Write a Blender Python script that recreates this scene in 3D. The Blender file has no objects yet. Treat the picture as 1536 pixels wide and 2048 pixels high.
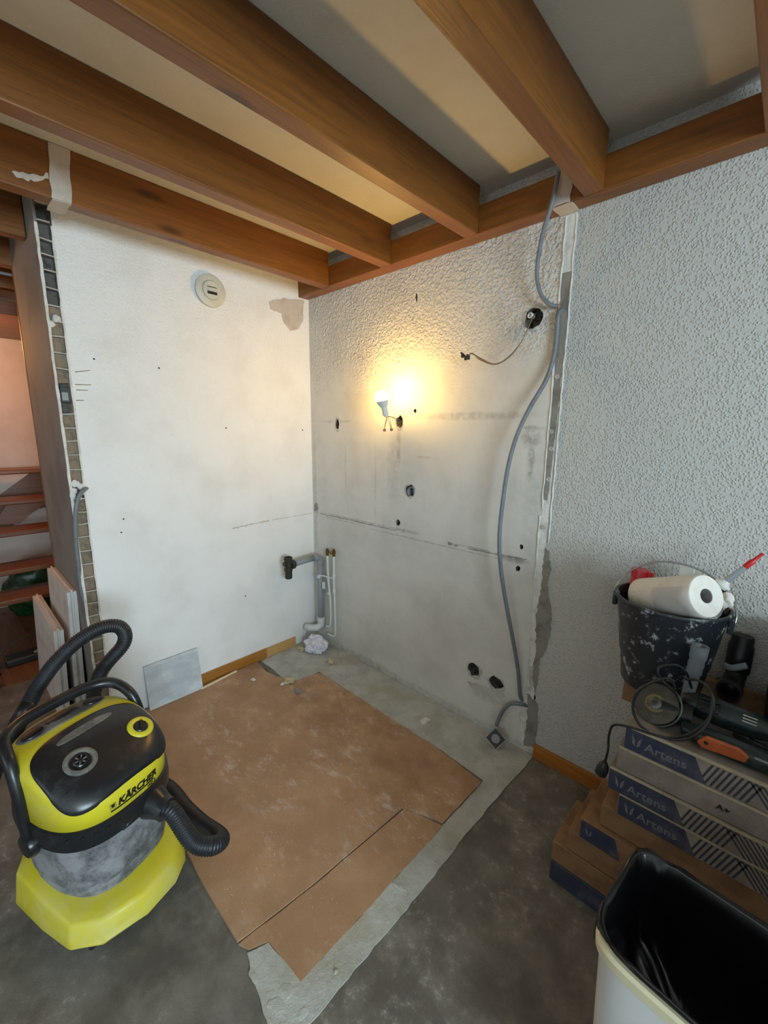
import bpy, bmesh, math, random
from mathutils import Vector, Matrix, noise
random.seed(7)
scn = bpy.context.scene
COL = scn.collection

# ------------------------------------------------------------------ camera
CP = Vector((2.38589616, -1.78379627, 1.52817163))
YAW, PITCH, ROLL, FPX = 0.759006831, 0.191415747, 0.0105951606, 842.567861
def cam_axes():
    sy, cy, sp, cp = math.sin(YAW), math.cos(YAW), math.sin(PITCH), math.cos(PITCH)
    f = Vector((-sy*cp, cy*cp, -sp)); r = Vector((cy, sy, 0)); u = r.cross(f)
    cr, sr = math.cos(ROLL), math.sin(ROLL)
    return cr*r + sr*u, -sr*r + cr*u, f
CR, CU, CF = cam_axes()
cd = bpy.data.cameras.new('camera'); cam = bpy.data.objects.new('camera', cd); COL.objects.link(cam)
M4 = Matrix((CR, CU, -CF)).transposed().to_4x4(); M4.translation = CP
cam.matrix_world = M4
cd.sensor_fit = 'VERTICAL'; cd.sensor_height = 24; cd.lens = 24*FPX/2048; cd.clip_start = 0.02
scn.camera = cam
def W(px, py, axis, val):
    """point where the line of sight of a photo pixel meets the plane axis = val"""
    d = CF + CR*((px-768)/FPX) - CU*((py-1024)/FPX)
    return CP + d*((val-CP[axis])/d[axis])

# ------------------------------------------------------------------ light
scn.view_settings.view_transform = 'Standard'; scn.view_settings.look = 'None'
scn.view_settings.gamma = 1; scn.view_settings.use_curve_mapping = False
scn.view_settings.exposure = 0.0
world = bpy.data.worlds.new('sky'); scn.world = world; world.use_nodes = True
world.node_tree.nodes['Background'].inputs[0].default_value = (0.62, 0.75, 0.95, 1)
world.node_tree.nodes['Background'].inputs[1].default_value = 0.5
def area(name, loc, target, sx, sy, power, color):
    l = bpy.data.lights.new(name, 'AREA'); l.shape = 'RECTANGLE'; l.size = sx; l.size_y = sy
    l.energy = power; l.color = color
    o = bpy.data.objects.new(name, l); COL.objects.link(o); o.location = loc
    o.rotation_euler = (Vector(target)-Vector(loc)).to_track_quat('-Z', 'Y').to_euler()
    return o
WIN_Y0, WIN_Y1, WIN_Z0, WIN_Z1, WALL_X = -3.1, -1.5, 0.95, 2.15, 5.6
area('daylight_window', (WALL_X-0.01, (WIN_Y0+WIN_Y1)/2, (WIN_Z0+WIN_Z1)/2), (0, (WIN_Y0+WIN_Y1)/2, 1.3), WIN_Y1-WIN_Y0, WIN_Z1-WIN_Z0, 165, (0.70, 0.88, 1.0))
area('back_fill_light', (1.6, -4.28, 1.5), (1.6, 0, 1.1), 1.8, 1.3, 15, (0.80, 0.90, 1.0))  # added fill light in front of the solid back wall; no window there
def point(name, loc, power, color, r):
    l = bpy.data.lights.new(name, 'POINT'); l.energy = power; l.color = color; l.shadow_soft_size = r
    o = bpy.data.objects.new(name, l); COL.objects.link(o); o.location = loc; return o
point('hall_lamp', (-1.55, -1.75, 2.1), 20, (1.0, 0.40, 0.08), 0.08)
BULB_POWER = 12.5; BULB_COL = (1.0, 0.58, 0.14)

# ------------------------------------------------------------------ helpers: tags
def tag(o, label=None, cat=None, group=None, kind=None):
    if label: o['label'] = label
    if cat: o['category'] = cat
    if group: o['group'] = group
    if kind: o['kind'] = kind
    return o
def empty(name, loc, label, cat, group=None, rz=0):
    o = bpy.data.objects.new(name, None); COL.objects.link(o); o.location = loc
    o.rotation_euler.z = rz; o.empty_display_size = 0.05
    return tag(o, label, cat, group)

# ------------------------------------------------------------------ helpers: materials
def lin(c):
    if isinstance(c, str):
        c = [int(c[i:i+2], 16)/255 for i in (0, 2, 4)]
        c = [x/12.92 if x <= 0.04045 else ((x+0.055)/1.055)**2.4 for x in c]
    return (c[0], c[1], c[2], 1)
class NT:
    def __init__(s, name):
        s.m = bpy.data.materials.new(name); s.m.use_nodes = True
        s.t = s.m.node_tree; s.b = s.t.nodes['Principled BSDF']
        s.tc = s.t.nodes.new('ShaderNodeTexCoord')
    def n(s, typ, **k):
        x = s.t.nodes.new(typ)
        for a, v in k.items(): setattr(x, a, v)
        return x
    def l(s, a, b): s.t.links.new(a, b)
    def co(s, scale=(1, 1, 1), kind='Object'):
        mp = s.n('ShaderNodeMapping'); mp.inputs['Scale'].default_value = scale
        s.l(s.tc.outputs[kind], mp.inputs[0]); return mp.outputs[0]
    def noise(s, scale, detail=4, rough=.55, vec=None, dist=0):
        x = s.n('ShaderNodeTexNoise'); x.inputs['Scale'].default_value = scale
        x.inputs['Detail'].default_value = detail; x.inputs['Roughness'].default_value = rough
        x.inputs['Distortion'].default_value = dist
        s.l(vec if vec is not None else s.tc.outputs['Object'], x.inputs['Vector']); return x.outputs[0]
    def vor(s, scale, vec=None, feature='F1'):
        x = s.n('ShaderNodeTexVoronoi'); x.feature = feature; x.inputs['Scale'].default_value = scale
        s.l(vec if vec is not None else s.tc.outputs['Object'], x.inputs['Vector']); return x.outputs['Distance']
    def ramp(s, v, lo, hi, a=0., b=1.):
        x = s.n('ShaderNodeMapRange'); x.interpolation_type = 'SMOOTHSTEP'
        for i, q in enumerate((lo, hi, a, b)): x.inputs[i+1].default_value = q
        s.l(v, x.inputs[0]); return x.outputs[0]
    def math(s, op, a, b=None):
        x = s.n('ShaderNodeMath', operation=op)
        for i, q in enumerate((a, b)):
            if q is None: continue
            if isinstance(q, (int, float)): x.inputs[i].default_value = q
            else: s.l(q, x.inputs[i])
        return x.outputs[0]
    def mix(s, f, a, b):
        x = s.n('ShaderNodeMix', data_type='RGBA')
        if isinstance(f, (int, float)): x.inputs[0].default_value = f
        else: s.l(f, x.inputs[0])
        for i, q in ((6, a), (7, b)):
            if isinstance(q, (tuple, list, str)): x.inputs[i].default_value = lin(q)
            else: s.l(q, x.inputs[i])
        return x.outputs[2]
    def xyz(s):
        x = s.n('ShaderNodeSeparateXYZ'); s.l(s.tc.outputs['Object'], x.inputs[0]); return x.outputs
    def bump(s, h, strength, dist=.01):
        x = s.n('ShaderNodeBump'); x.inputs['Distance'].default_value = dist
        if isinstance(strength, (int, float)): x.inputs['Strength'].default_value = strength
        else: s.l(strength, x.inputs['Strength'])
        s.l(h, x.inputs['Height']); s.l(x.outputs[0], s.b.inputs['Normal'])
    def done(s, col, rough=.6, metal=0., spec=None):
        if isinstance(col, (tuple, list, str)): s.b.inputs['Base Color'].default_value = lin(col)
        else: s.l(col, s.b.inputs['Base Color'])
        if isinstance(rough, (int, float)): s.b.inputs['Roughness'].default_value = rough
        else: s.l(rough, s.b.inputs['Roughness'])
        s.b.inputs['Metallic'].default_value = metal
        if spec is not None: s.b.inputs['Specular IOR Level'].default_value = spec
        return s.m
def plain(name, col, rough=.5, metal=0., col2=None, scale=20, lo=.45, hi=.65, detail=5, bump=0, bscale=80, stretch=(1, 1, 1), spec=None):
    k = NT(name); c = col; v = k.co(stretch)
    if col2: c = k.mix(k.ramp(k.noise(scale, detail, .6, v), lo, hi), col, col2)
    if bump: k.bump(k.noise(bscale, 3, .6, v), bump)
    return k.done(c, rough, metal, spec)

def mat_wall_a():
    k = NT('painted_plaster'); P = k.xyz()
    n = k.noise(95, 2, .5); b2 = k.noise(30, 2, .5)
    c = k.mix(k.ramp(k.noise(3.5, 5), .4, .75), 'eaeae8', 'e0dfdb')
    c = k.mix(k.ramp(k.noise(9, 6, .7), .66, .8), c, 'cfcbc2')
    k.bump(k.math('ADD', n, k.math('MULTIPLY', b2, .4)), k.ramp(P[2], .9, 2.0, .16, .75), .008)
    return k.done(c, .75)
STAINS = [  # x, z, rx, rz, strength on the right wall
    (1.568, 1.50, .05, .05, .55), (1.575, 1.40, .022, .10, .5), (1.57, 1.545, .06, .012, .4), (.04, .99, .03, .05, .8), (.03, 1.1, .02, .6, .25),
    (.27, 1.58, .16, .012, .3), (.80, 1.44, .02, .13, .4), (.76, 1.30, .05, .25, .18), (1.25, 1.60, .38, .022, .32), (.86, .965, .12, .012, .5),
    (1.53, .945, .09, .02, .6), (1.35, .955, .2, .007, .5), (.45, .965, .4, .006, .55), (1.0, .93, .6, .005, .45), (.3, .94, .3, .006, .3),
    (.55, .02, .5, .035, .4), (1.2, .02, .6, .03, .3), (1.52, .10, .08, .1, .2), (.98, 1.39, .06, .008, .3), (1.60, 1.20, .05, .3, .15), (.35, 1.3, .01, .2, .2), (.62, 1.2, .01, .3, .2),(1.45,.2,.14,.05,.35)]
def mat_wall_b():
    k = NT('stucco_wall'); P = k.xyz(); x, z = P[0], P[2]
    wob = k.math('MULTIPLY', k.math('SUBTRACT', k.noise(5, 4, .6), .5), .5)
    right = k.ramp(x, 1.665, 1.675)
    up = k.ramp(k.math('ADD', z, wob), 1.72, 1.95)
    rough_zone = k.math('MAXIMUM', right, up)
    vs = k.math('ADD', k.math('MULTIPLY', k.noise(78, 2.5, .5), k.math('SUBTRACT', 1., right)), k.math('MULTIPLY', k.math('ADD', .42, k.math('MULTIPLY', k.math('MULTIPLY', k.ramp(k.vor(118), .08, .6, 1., 0.), k.ramp(k.noise(30, 2), .3, .6, .45, 1.)), .36)), right))
    vl = k.math('ADD', k.math('MULTIPLY', k.noise(42, 2, .5), k.math('SUBTRACT', 1., right)), k.math('MULTIPLY', k.math('ADD', .42, k.math('MULTIPLY', k.noise(40, 2, .5), .2)), right))
    h = k.math('ADD', k.ramp(vs, .42, .7), k.math('MULTIPLY', k.ramp(vl, .35, .7), .8))
    st = k.math('ADD', .05, k.math('MULTIPLY', rough_zone, k.math('SUBTRACT', .62, k.math('MULTIPLY', right, .2))))
    k.bump(h, st, .009)
    c = k.mix(k.ramp(k.noise(3, 6, .65), .35, .75), 'd4d2cb', 'c3c1ba')
    c = k.mix(k.math('MULTIPLY', k.ramp(k.noise(22, 6, .75, k.co((1, 1, .25))), .62, .8), .5), c, 'a29f98')
    c = k.mix(right, c, 'bdbcb6')
    nz = k.ramp(k.noise(28, 5, .7), .3, .65)
    tot = None
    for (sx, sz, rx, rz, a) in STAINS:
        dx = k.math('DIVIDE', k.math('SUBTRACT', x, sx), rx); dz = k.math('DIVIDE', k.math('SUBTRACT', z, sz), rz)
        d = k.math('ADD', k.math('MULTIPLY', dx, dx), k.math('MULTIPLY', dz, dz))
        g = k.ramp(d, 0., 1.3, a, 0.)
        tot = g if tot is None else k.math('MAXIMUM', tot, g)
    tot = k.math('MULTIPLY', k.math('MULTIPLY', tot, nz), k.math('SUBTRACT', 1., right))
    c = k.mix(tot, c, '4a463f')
    return k.done(c, .75)
def mat_wood(name, a, b, c3, rough=.45, axis=1, gloss=None):
    k = NT(name)
    s = [9, 9, 9]; s[axis] = .55
    v = k.co(tuple(s)); g = k.noise(3.2, 6, .62, v, 1.2)
    s2 = [60, 60, 60]; s2[axis] = 1.5
    fine = k.noise(3, 3, .6, k.co(tuple(s2)))
    c = k.mix(k.ramp(g, .3, .72), a, b)
    c = k.mix(k.math('MULTIPLY', k.ramp(fine, .5, .75), .35), c, c3)
    s4 = [7, 7, 7]; s4[axis] = 1.9
    kn = k.vor(1.0, k.co(tuple(s4)))
    c = k.mix(k.ramp(kn, .05, .16, .85, 0.), c, c3)
    k.bump(fine, .08)
    return k.done(c, rough)
def mat_floor():
    k = NT('dusty_screed')
    c = k.mix(k.ramp(k.noise(6, 6, .65), .35, .7), '5c574f', '807b71')
    c = k.mix(k.math('MULTIPLY', k.ramp(k.noise(2.2, 4), .45, .7), .5), c, '8a877f')
    c = k.mix(k.math('MULTIPLY', k.math('MULTIPLY', k.ramp(k.noise(24, 8, .78), .52, .7), k.ramp(k.noise(3, 3), .42, .62)), .6), c, 'b4b2ac')
    spk = k.vor(140); c = k.mix(k.math('MULTIPLY', k.ramp(spk, .03, .09, 1., 0.), k.ramp(k.noise(9, 3), .5, .62)), c, 'e4e2dc')
    k.bump(k.noise(150, 4, .7), .3, .006); return k.done(c, .85)
def mat_hardboard():
    k = NT('dusty_hardboard')
    c = k.mix(k.ramp(k.noise(5, 5, .6), .35, .7), 'a5805f', 'b4906e')
    c = k.mix(k.math('MULTIPLY', k.ramp(k.noise(120, 4, .8), .5, .75), .45), c, '8a674a')
    P = k.xyz()
    c = k.mix(k.math('MULTIPLY', k.ramp(k.noise(7, 5, .7), .42, .68), k.ramp(P[1], -.95, -.5, 0., .5)), c, '86654a')
    big = k.math('MULTIPLY', k.ramp(k.noise(2.6, 3, .6), .38, .62), k.ramp(P[1], -1.3, -1.0, .35, 1.))
    v = k.co((1, 1.9, 1))
    smear = k.math('MULTIPLY', k.ramp(k.noise(9, 9, .72, v, .2), .5, .72), big)
    c = k.mix(k.math('MULTIPLY', smear, .62), c, 'd3c8c0')
    fl = k.math('MULTIPLY', k.ramp(k.noise(48, 6, .75, v, .3), .58, .68), big)
    c = k.mix(k.math('MULTIPLY', fl, .6), c, 'e0d8d0')
    spk = k.vor(75); c = k.mix(k.math('MULTIPLY', k.ramp(spk, .05, .13, 1., 0.), k.ramp(k.noise(6, 3), .52, .62)), c, 'eee8e0')
    k.bump(k.noise(200, 3, .7), .15, .004); return k.done(c, .7)
def mat_concrete():
    k = NT('rough_concrete')
    c = k.mix(k.ramp(k.noise(7, 6, .7), .35, .7), 'c2c3bd', 'a5a59e')
    c = k.mix(k.math('MULTIPLY', k.ramp(k.noise(3.5, 4), .5, .72), .5), c, 'b5af93')
    c = k.mix(k.math('MULTIPLY', k.ramp(k.noise(16, 6, .8), .6, .75), .7), c, 'c9cac4')
    c = k.mix(k.ramp(k.noise(30, 5, .8), .68, .8), c, '66645c')
    k.bump(k.noise(40, 6, .75), .6, .012); return k.done(c, .85)

def mat_dusty(name, base, dust, lo, hi, rough, scale=9, amt=.8, metal=0.):
    k = NT(name)
    d = k.math('MULTIPLY', k.ramp(k.noise(scale, 7, .75), lo, hi), amt)
    c = k.mix(d, base, dust)
    r = k.math('ADD', rough, k.math('MULTIPLY', d, .5))
    return k.done(c, r, metal)
MT = {}
def build_mats():
    m = MT
    m['wall_a'] = mat_wall_a(); m['wall_b'] = mat_wall_b()
    m['ceil'] = plain('ceiling_paint', 'd6d2c6', .8, col2='d1cdc0', scale=5, bump=.25, bscale=120)
    m['plain_wall'] = plain('plain_wall_paint', 'd8d6d0', .8, col2='cfccc6', scale=4)
    m['grey_wall'] = plain('grey_wall_paint', '8d8883', .8, col2='7c7873', scale=3, bump=.15, bscale=120)
    m['hall_wall'] = plain('hall_wall_paint', 'cdc0b6', .8, col2='c4b6ac', scale=3)
    m['beam'] = mat_wood('varnished_beam_wood', '87531f', '6f4319', '42260c', .42, 1)
    m['ledger'] = mat_wood('varnished_ledger_wood', '87531f', '6f4319', '42260c', .42, 0)
    m['skirt'] = mat_wood('skirting_wood', 'b07a35', '9a6528', '6d4418', .4, 1)
    m['skirt_x'] = mat_wood('skirting_wood_along', 'b5732c', '9c5f22', '6d4418', .4, 0)
    m['raw'] = mat_wood('bare_wood', 'c9a469', 'b58e52', '8f6c38', .6, 1)
    m['stair'] = mat_wood('stair_wood', '80502f', '6a3d22', '4c2815', .35, 1)
    m['floor'] = mat_floor(); m['hard'] = mat_hardboard(); m['conc'] = mat_concrete()
    m['cement'] = plain('grey_cement', '8e8a81', .9, col2='77736a', scale=14, bump=.4, bscale=70)
    m['cement_l'] = plain('pale_filler', 'bcb8ae', .9, col2='a8a499', scale=14, bump=.3, bscale=90)
    m['filler'] = plain('grey_filler', 'c2b9ae', .85, col2='b4aba0', scale=14, bump=.2, bscale=50)
    m['plaster_w'] = plain('white_plaster', 'dddbd5', .85, col2='c9c6bf', scale=20, bump=.3, bscale=70)
    m['card'] = plain('honeycomb_card', '8d7f6b', .9, col2='76695a', scale=30, bump=.2)
    m['card_dk'] = plain('dark_card', '6a655e', .9, col2='4d4a46', scale=30)
    m['block'] = plain('plaster_block', 'd8d4d0', .85, col2='c8c2bd', scale=9, bump=.15)
    m['dark'] = plain('dark_hollow', '1d1a18', .9, col2='37322c', scale=60)
    m['rub'] = plain('broken_plaster', '6d675f', .95, col2='2c2926', scale=70, bump=.8, bscale=120)
    m['pvc'] = mat_dusty('grey_pvc', '8d9299', 'c3c6c8', .5, .75, .4, 12, .5)
    m['pvc_l'] = plain('pale_pvc', 'd3d6d8', .4, col2='c3c6c8')
    m['black_pl'] = plain('black_plastic', '26281f', .45, col2='32342b', scale=40)
    m['pipe_w'] = mat_dusty('painted_copper', 'd2d9d6', '6e6a60', .60, .7, .5, 45, .8)
    m['brass'] = plain('brass', '8f7440', .4, 1., col2='5e4a26', scale=60)
    m['cloth'] = plain('white_cloth', 'e4e2ee', .9, col2='d8d5e2', scale=30, bump=.1, bscale=250)
    m['cable'] = plain('grey_cable', '73797e', .5, col2='676d72', scale=30)
    m['cable_bk'] = mat_dusty('black_cable', '1c1f22', '4c5258', .5, .75, .4, 25, .6)
    m['wire_br'] = plain('brown_wire', '6b513b', .5)
    m['wire_rd'] = plain('copper_red_wire', 'a8765f', .5)
    m['wire_gy'] = plain('pale_wire', '94866f', .5)
    m['white_pl'] = plain('white_plastic', 'dcdcd6', .4, col2='d0cfc8', scale=6)
    m['grey_pl'] = plain('grey_plastic', '8f9296', .5)
    m['vent'] = plain('vent_plastic', 'cbc9bb', .5, col2='c2c0b2', scale=8)
    m['tile'] = plain('grey_marbled_tile', 'aeb7bb', .3, col2='cdd3d5', scale=7, lo=.35, hi=.7, detail=7, stretch=(1, 1, 2))
    m['tile_e'] = plain('tile_edge', 'c9cdce', .5)
    # vacuum
    m['v_yel'] = mat_dusty('yellow_plastic', 'd8cc2c', 'bdb274', .46, .74, .35, 7, .6)
    m['v_yel_t'] = mat_dusty('yellow_plastic_dusty', 'd2c52e', 'c9c38c', .4, .74, .4, 6, .5)
    m['v_blk'] = mat_dusty('black_plastic_dusty', '1d1f22', '55585c', .48, .8, .28, 8, .6)
    m['v_gry'] = mat_dusty('grey_plastic_dusty', '4b4c4c', '8b8880', .4, .7, .5, 10, .8)
    m['v_tank'] = mat_dusty('dusty_tank', '45474a', '9b9c9e', .32, .6, .38, 8, .8)
    m['v_hose'] = mat_dusty('hose_rubber', '202429', '4e545a', .5, .8, .42, 14, .6)
    m['ink'] = plain('black_print', '17160f', .5)
    m['emb'] = plain('faded_print', 'a39a3c', .5)
    # right side
    m['cart'] = plain('carton', '8d6c4c', .8, col2='795a3e', scale=10, bump=.1)
    m['cart_l'] = mat_dusty('film_wrapped_carton', '857a72', 'aaa097', .4, .7, .3, 9, .7)
    m['band'] = mat_dusty('blue_print_carton', '363b52', '77757b', .45, .75, .3, 8, .7)
    m['band_txt'] = plain('grey_print', '75767c', .6)
    m['hatch'] = plain('dark_blue_print', '3b3d48', .6)
    m['cream'] = plain('cream_print', 'c0b292', .6, col2='a3967a', scale=12)
    m['buck'] = mat_dusty('black_bucket', '20242a', 'b4b9bd', .535, .64, .38, 22, .8)
    m['wire'] = plain('steel_wire', 'a5a6a4', .3, .9)
    m['paper'] = plain('paper', 'e2ddd4', .9, col2='d8d2c8', scale=10, bump=.15, bscale=100)
    m['core'] = plain('cardboard_core', '9b9896', .9)
    k = NT('clear_film'); k.b.inputs['Transmission Weight'].default_value = .75; k.b.inputs['IOR'].default_value = 1.15
    k.bump(k.noise(35, 4, .6), .8, .01); m['film'] = k.done('f2f2f4', .12)
    m['red'] = plain('red_plastic', 'c8232a', .35, col2='b51f26', scale=10)
    m['gold'] = plain('gold_band', 'b08a4a', .4, .6)
    k = NT('frosted_plastic'); k.b.inputs['Transmission Weight'].default_value = .8; m['frost'] = k.done('c9d0d8', .3)
    m['green_t'] = mat_dusty('green_tool_plastic', '10201f', '33443f', .5, .8, .35, 12, .6)
    m['case'] = mat_dusty('green_case_plastic', '1f2b27', '45504a', .5, .8, .5, 8, .6)
    m['tool_bk'] = mat_dusty('black_tool_plastic', '1b1c1e', '4a4b4d', .5, .8, .45, 14, .6)
    m['alu'] = plain('cast_alloy', '6d7072', .4, .8, col2='4b4e50', scale=20)
    m['disc'] = mat_dusty('cutting_disc', '3b3934', '6a665a', .4, .7, .6, 20, .7)
    m['disc_l'] = plain('disc_label', '7a6e48', .7, col2='3d382c', scale=45)
    m['orange'] = plain('orange_plastic', 'c5622e', .45, col2='a9522a', scale=12)
    m['bag'] = plain('black_bag_film', '0a0a0c', .24, bump=.1, bscale=14)
    m['bin'] = plain('white_bin_plastic', 'd4d6d6', .4, col2='cbcdcd', scale=5)
    m['bin_rim'] = plain('cream_bin_rim', 'd8d2b0', .4)
    m['green_bag'] = mat_dusty('green_bag_plastic', '15361c', '3c6638', .45, .7, .35, 25, .6)
    m['lamin'] = mat_wood('hall_laminate', '7d5434', '6b4529', '4a2f1b', .5, 0)
    k = NT('bulb_glass'); k.b.inputs['Emission Color'].default_value = (*BULB_COL, 1); m['bulb'] = k.done('ffffff', .4)
build_mats()

# ------------------------------------------------------------------ helpers: meshes
def obj(name, bm, mat, parent=None, smooth=False, bevel=0, bseg=2, auto=None):
    me = bpy.data.meshes.new(name)
    bmesh.ops.recalc_face_normals(bm, faces=bm.faces)
    if smooth or auto:
        for f in bm.faces: f.smooth = True
    if auto:
        for e in bm.edges:
            if len(e.link_faces) == 2 and e.calc_face_angle(0) > math.radians(auto): e.smooth = False
    bm.to_mesh(me); bm.free()
    for m in (mat if isinstance(mat, (list, tuple)) else [mat]): me.materials.append(MT[m])
    o = bpy.data.objects.new(name, me); COL.objects.link(o)
    if parent: o.parent = parent
    if bevel:
        b = o.modifiers.new('bevel', 'BEVEL'); b.width = bevel; b.segments = bseg; b.limit_method = 'ANGLE'
    return o
def box(a, b, bm=None):
    bm = bm or bmesh.new()
    x0, y0, z0 = a; x1, y1, z1 = b
    v = [bm.verts.new((x, y, z)) for z in (z0, z1) for x, y in ((x0, y0), (x1, y0), (x1, y1), (x0, y1))]
    for f in ((0, 3, 2, 1), (4, 5, 6, 7), (0, 1, 5, 4), (1, 2, 6, 5), (2, 3, 7, 6), (3, 0, 4, 7)): bm.faces.new([v[i] for i in f])
    return bm
def smooth_path(pts, n=8):
    P = [Vector(q) for q in pts]; out = []
    for i in range(len(P)-1):
        p0 = P[i-1] if i else P[0]*2-P[1]; p1, p2 = P[i], P[i+1]; p3 = P[i+2] if i+2 < len(P) else P[-1]*2-P[-2]
        for j in range(n):
            t = j/n
            out.append(.5*((2*p1)+(p2-p0)*t+(2*p0-5*p1+4*p2-p3)*t*t+(3*p1-p0-3*p2+p3)*t**3))
    out.append(P[-1]); return out
def tube(pts, r, seg=10, bm=None, n=8, smooth=True, rf=None, cap=True):
    bm = bm or bmesh.new(); P = smooth_path(pts, n) if smooth else [Vector(q) for q in pts]
    nrm = None; rings = []; L = 0
    for i, q in enumerate(P):
        t = (P[min(i+1, len(P)-1)]-P[max(i-1, 0)]).normalized()
        if nrm is None: nrm = t.orthogonal().normalized()
        else: nrm = (nrm-t*nrm.dot(t)).normalized()
        b = t.cross(nrm)
        if i: L += (q-P[i-1]).length
        rr = rf(L, i/(len(P)-1)) if rf else r
        rings.append([bm.verts.new(q+rr*(math.cos(a)*nrm+math.sin(a)*b)) for a in (2*math.pi*j/seg for j in range(seg))])
    for A, B in zip(rings, rings[1:]):
        for j in range(seg): bm.faces.new((A[j], A[(j+1) % seg], B[(j+1) % seg], B[j]))
    if cap:
        bm.faces.new(rings[0][::-1]); bm.faces.new(rings[-1])
    return bm
def resample(P, step):
    out = [P[0]]; acc = 0
    for a, b in zip(P, P[1:]):
        d = (b-a).length; t = step-acc
        while t <= d:
            out.append(a+(b-a)*(t/d)); t += step
        acc = (acc+d) % step if d else acc
    return out
def corrugated(pts, r, pitch=.008, depth=.0022, seg=16):
    P = resample(smooth_path(pts, 24), pitch/4)
    k = [0]
    def rf(L, t): return r - depth*(1 if int(round(L/(pitch/4))) % 4 in (2, 3) else 0)
    return tube(P, r, seg, None, smooth=False, rf=rf)
def frame(d, up=(0, 0, 1)):
    d = Vector(d).normalized(); u = Vector(up)
    if abs(d.dot(u)) > .98: u = Vector((1, 0, 0))
    x = u.cross(d).normalized(); y = d.cross(x); return x, y, d
def lathe(prof, o=(0, 0, 0), d=(0, 0, 1), seg=24, bm=None, up=(0, 0, 1), sq=None):
    """profile of (radius, height) turned about axis d through o"""
    bm = bm or bmesh.new(); x, y, z = frame(d, up); o = Vector(o); rings = []
    for r, h in prof:
        if r < 1e-6: rings.append([bm.verts.new(o+z*h)]); continue
        rings.append([bm.verts.new(o+z*h+r*(math.cos(2*math.pi*j/seg)*x+math.sin(2*math.pi*j/seg)*y)) for j in range(seg)])
    for A, B in zip(rings, rings[1:]):
        for j in range(seg):
            if len(A) == 1 and len(B) == 1: break
            if len(A) == 1: bm.faces.new((A[0], B[j], B[(j+1) % seg]))
            elif len(B) == 1: bm.faces.new((A[j], A[(j+1) % seg], B[0]))
            else: bm.faces.new((A[j], A[(j+1) % seg], B[(j+1) % seg], B[j]))
    for R_, rev in ((rings[0], True), (rings[-1], False)):
        if len(R_) > 1 and rings[0] is not rings[-1]: bm.faces.new(R_[::-1] if rev else R_)
    return bm
def prism(poly, h0, h1, mp, bm=None):
    """polygon (a,b) swept from h0 to h1; mp maps (a,b,h) to a point"""
    bm = bm or bmesh.new()
    A = [bm.verts.new(mp(a, b, h0)) for a, b in poly]; B = [bm.verts.new(mp(a, b, h1)) for a, b in poly]
    bm.faces.new(A[::-1]); bm.faces.new(B)
    n = len(poly)
    for i in range(n): bm.faces.new((A[i], A[(i+1) % n], B[(i+1) % n], B[i]))
    return bm
onA = lambda a, b, h: (h, a, b)       # on the left wall: a = y, b = z
onB = lambda a, b, h: (a, -h, b)      # on the right wall: a = x, b = z
onF = lambda a, b, h: (a, b, h)       # on the floor
def ragged(poly, step=.02, amp=.004, seed=0, skip=()):
    rnd = random.Random(seed); out = []
    n = len(poly)
    for i in range(n):
        a, b = Vector(poly[i]), Vector(poly[(i+1) % n]); L = (b-a).length
        out.append(tuple(a))
        if i in skip: continue
        m = max(1, int(L/step)); nv = Vector((-(b-a).y, (b-a).x)).normalized() if L else Vector((0, 0))
        for j in range(1, m): 
            q = a+(b-a)*(j/m+rnd.uniform(-.25, .25)/m)+nv*rnd.uniform(-amp, amp); out.append(tuple(q))
    return out
def blob(rx, rz, cx, cz, n=14, amp=.25, seed=0):
    rnd = random.Random(seed)
    return [(cx+rx*(1+rnd.uniform(-amp, amp))*math.cos(2*math.pi*i/n), cz+rz*(1+rnd.uniform(-amp, amp))*math.sin(2*math.pi*i/n)) for i in range(n)]
def rbox(c, s, R=None, bm=None):
    """box centred c, size s, optional 3x3 columns R (axes)"""
    bm = bm or bmesh.new(); c = Vector(c); X, Y, Z = [Vector(q) for q in (R or ((1, 0, 0), (0, 1, 0), (0, 0, 1)))]
    v = [bm.verts.new(c+X*(s[0]*i/2)+Y*(s[1]*j/2)+Z*(s[2]*k/2)) for k in (-1, 1) for i, j in ((-1, -1), (1, -1), (1, 1), (-1, 1))]
    for f in ((0, 3, 2, 1), (4, 5, 6, 7), (0, 1, 5, 4), (1, 2, 6, 5), (2, 3, 7, 6), (3, 0, 4, 7)): bm.faces.new([v[i] for i in f])
    return bm
def struct(name, bm, mat, **k): return tag(obj(name, bm, mat, **k), kind='structure')
def text_bm(s, size, bold=0., shear=0., depth=.0006, sx=1.):
    """lettering as mesh, in its own plane (x right, y up), left-bottom at 0"""
    cu = bpy.data.curves.new('lettering', 'FONT'); cu.body = s; cu.size = size; cu.offset = bold; cu.shear = shear; cu.extrude = depth; cu.resolution_u = 3
    o = bpy.data.objects.new('lettering', cu); COL.objects.link(o)
    dg = bpy.context.evaluated_depsgraph_get(); me = bpy.data.meshes.new_from_object(o.evaluated_get(dg))
    bm = bmesh.new(); bm.from_mesh(me)
    bpy.data.objects.remove(o); bpy.data.curves.remove(cu); bpy.data.meshes.remove(me)
    for v in bm.verts: v.co.x *= sx
    return bm
def place(bm, o, X, Y, Z):
    o, X, Y, Z = Vector(o), Vector(X), Vector(Y), Vector(Z)
    for v in bm.verts: v.co = o+X*v.co.x+Y*v.co.y+Z*v.co.z
    return bm
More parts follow.
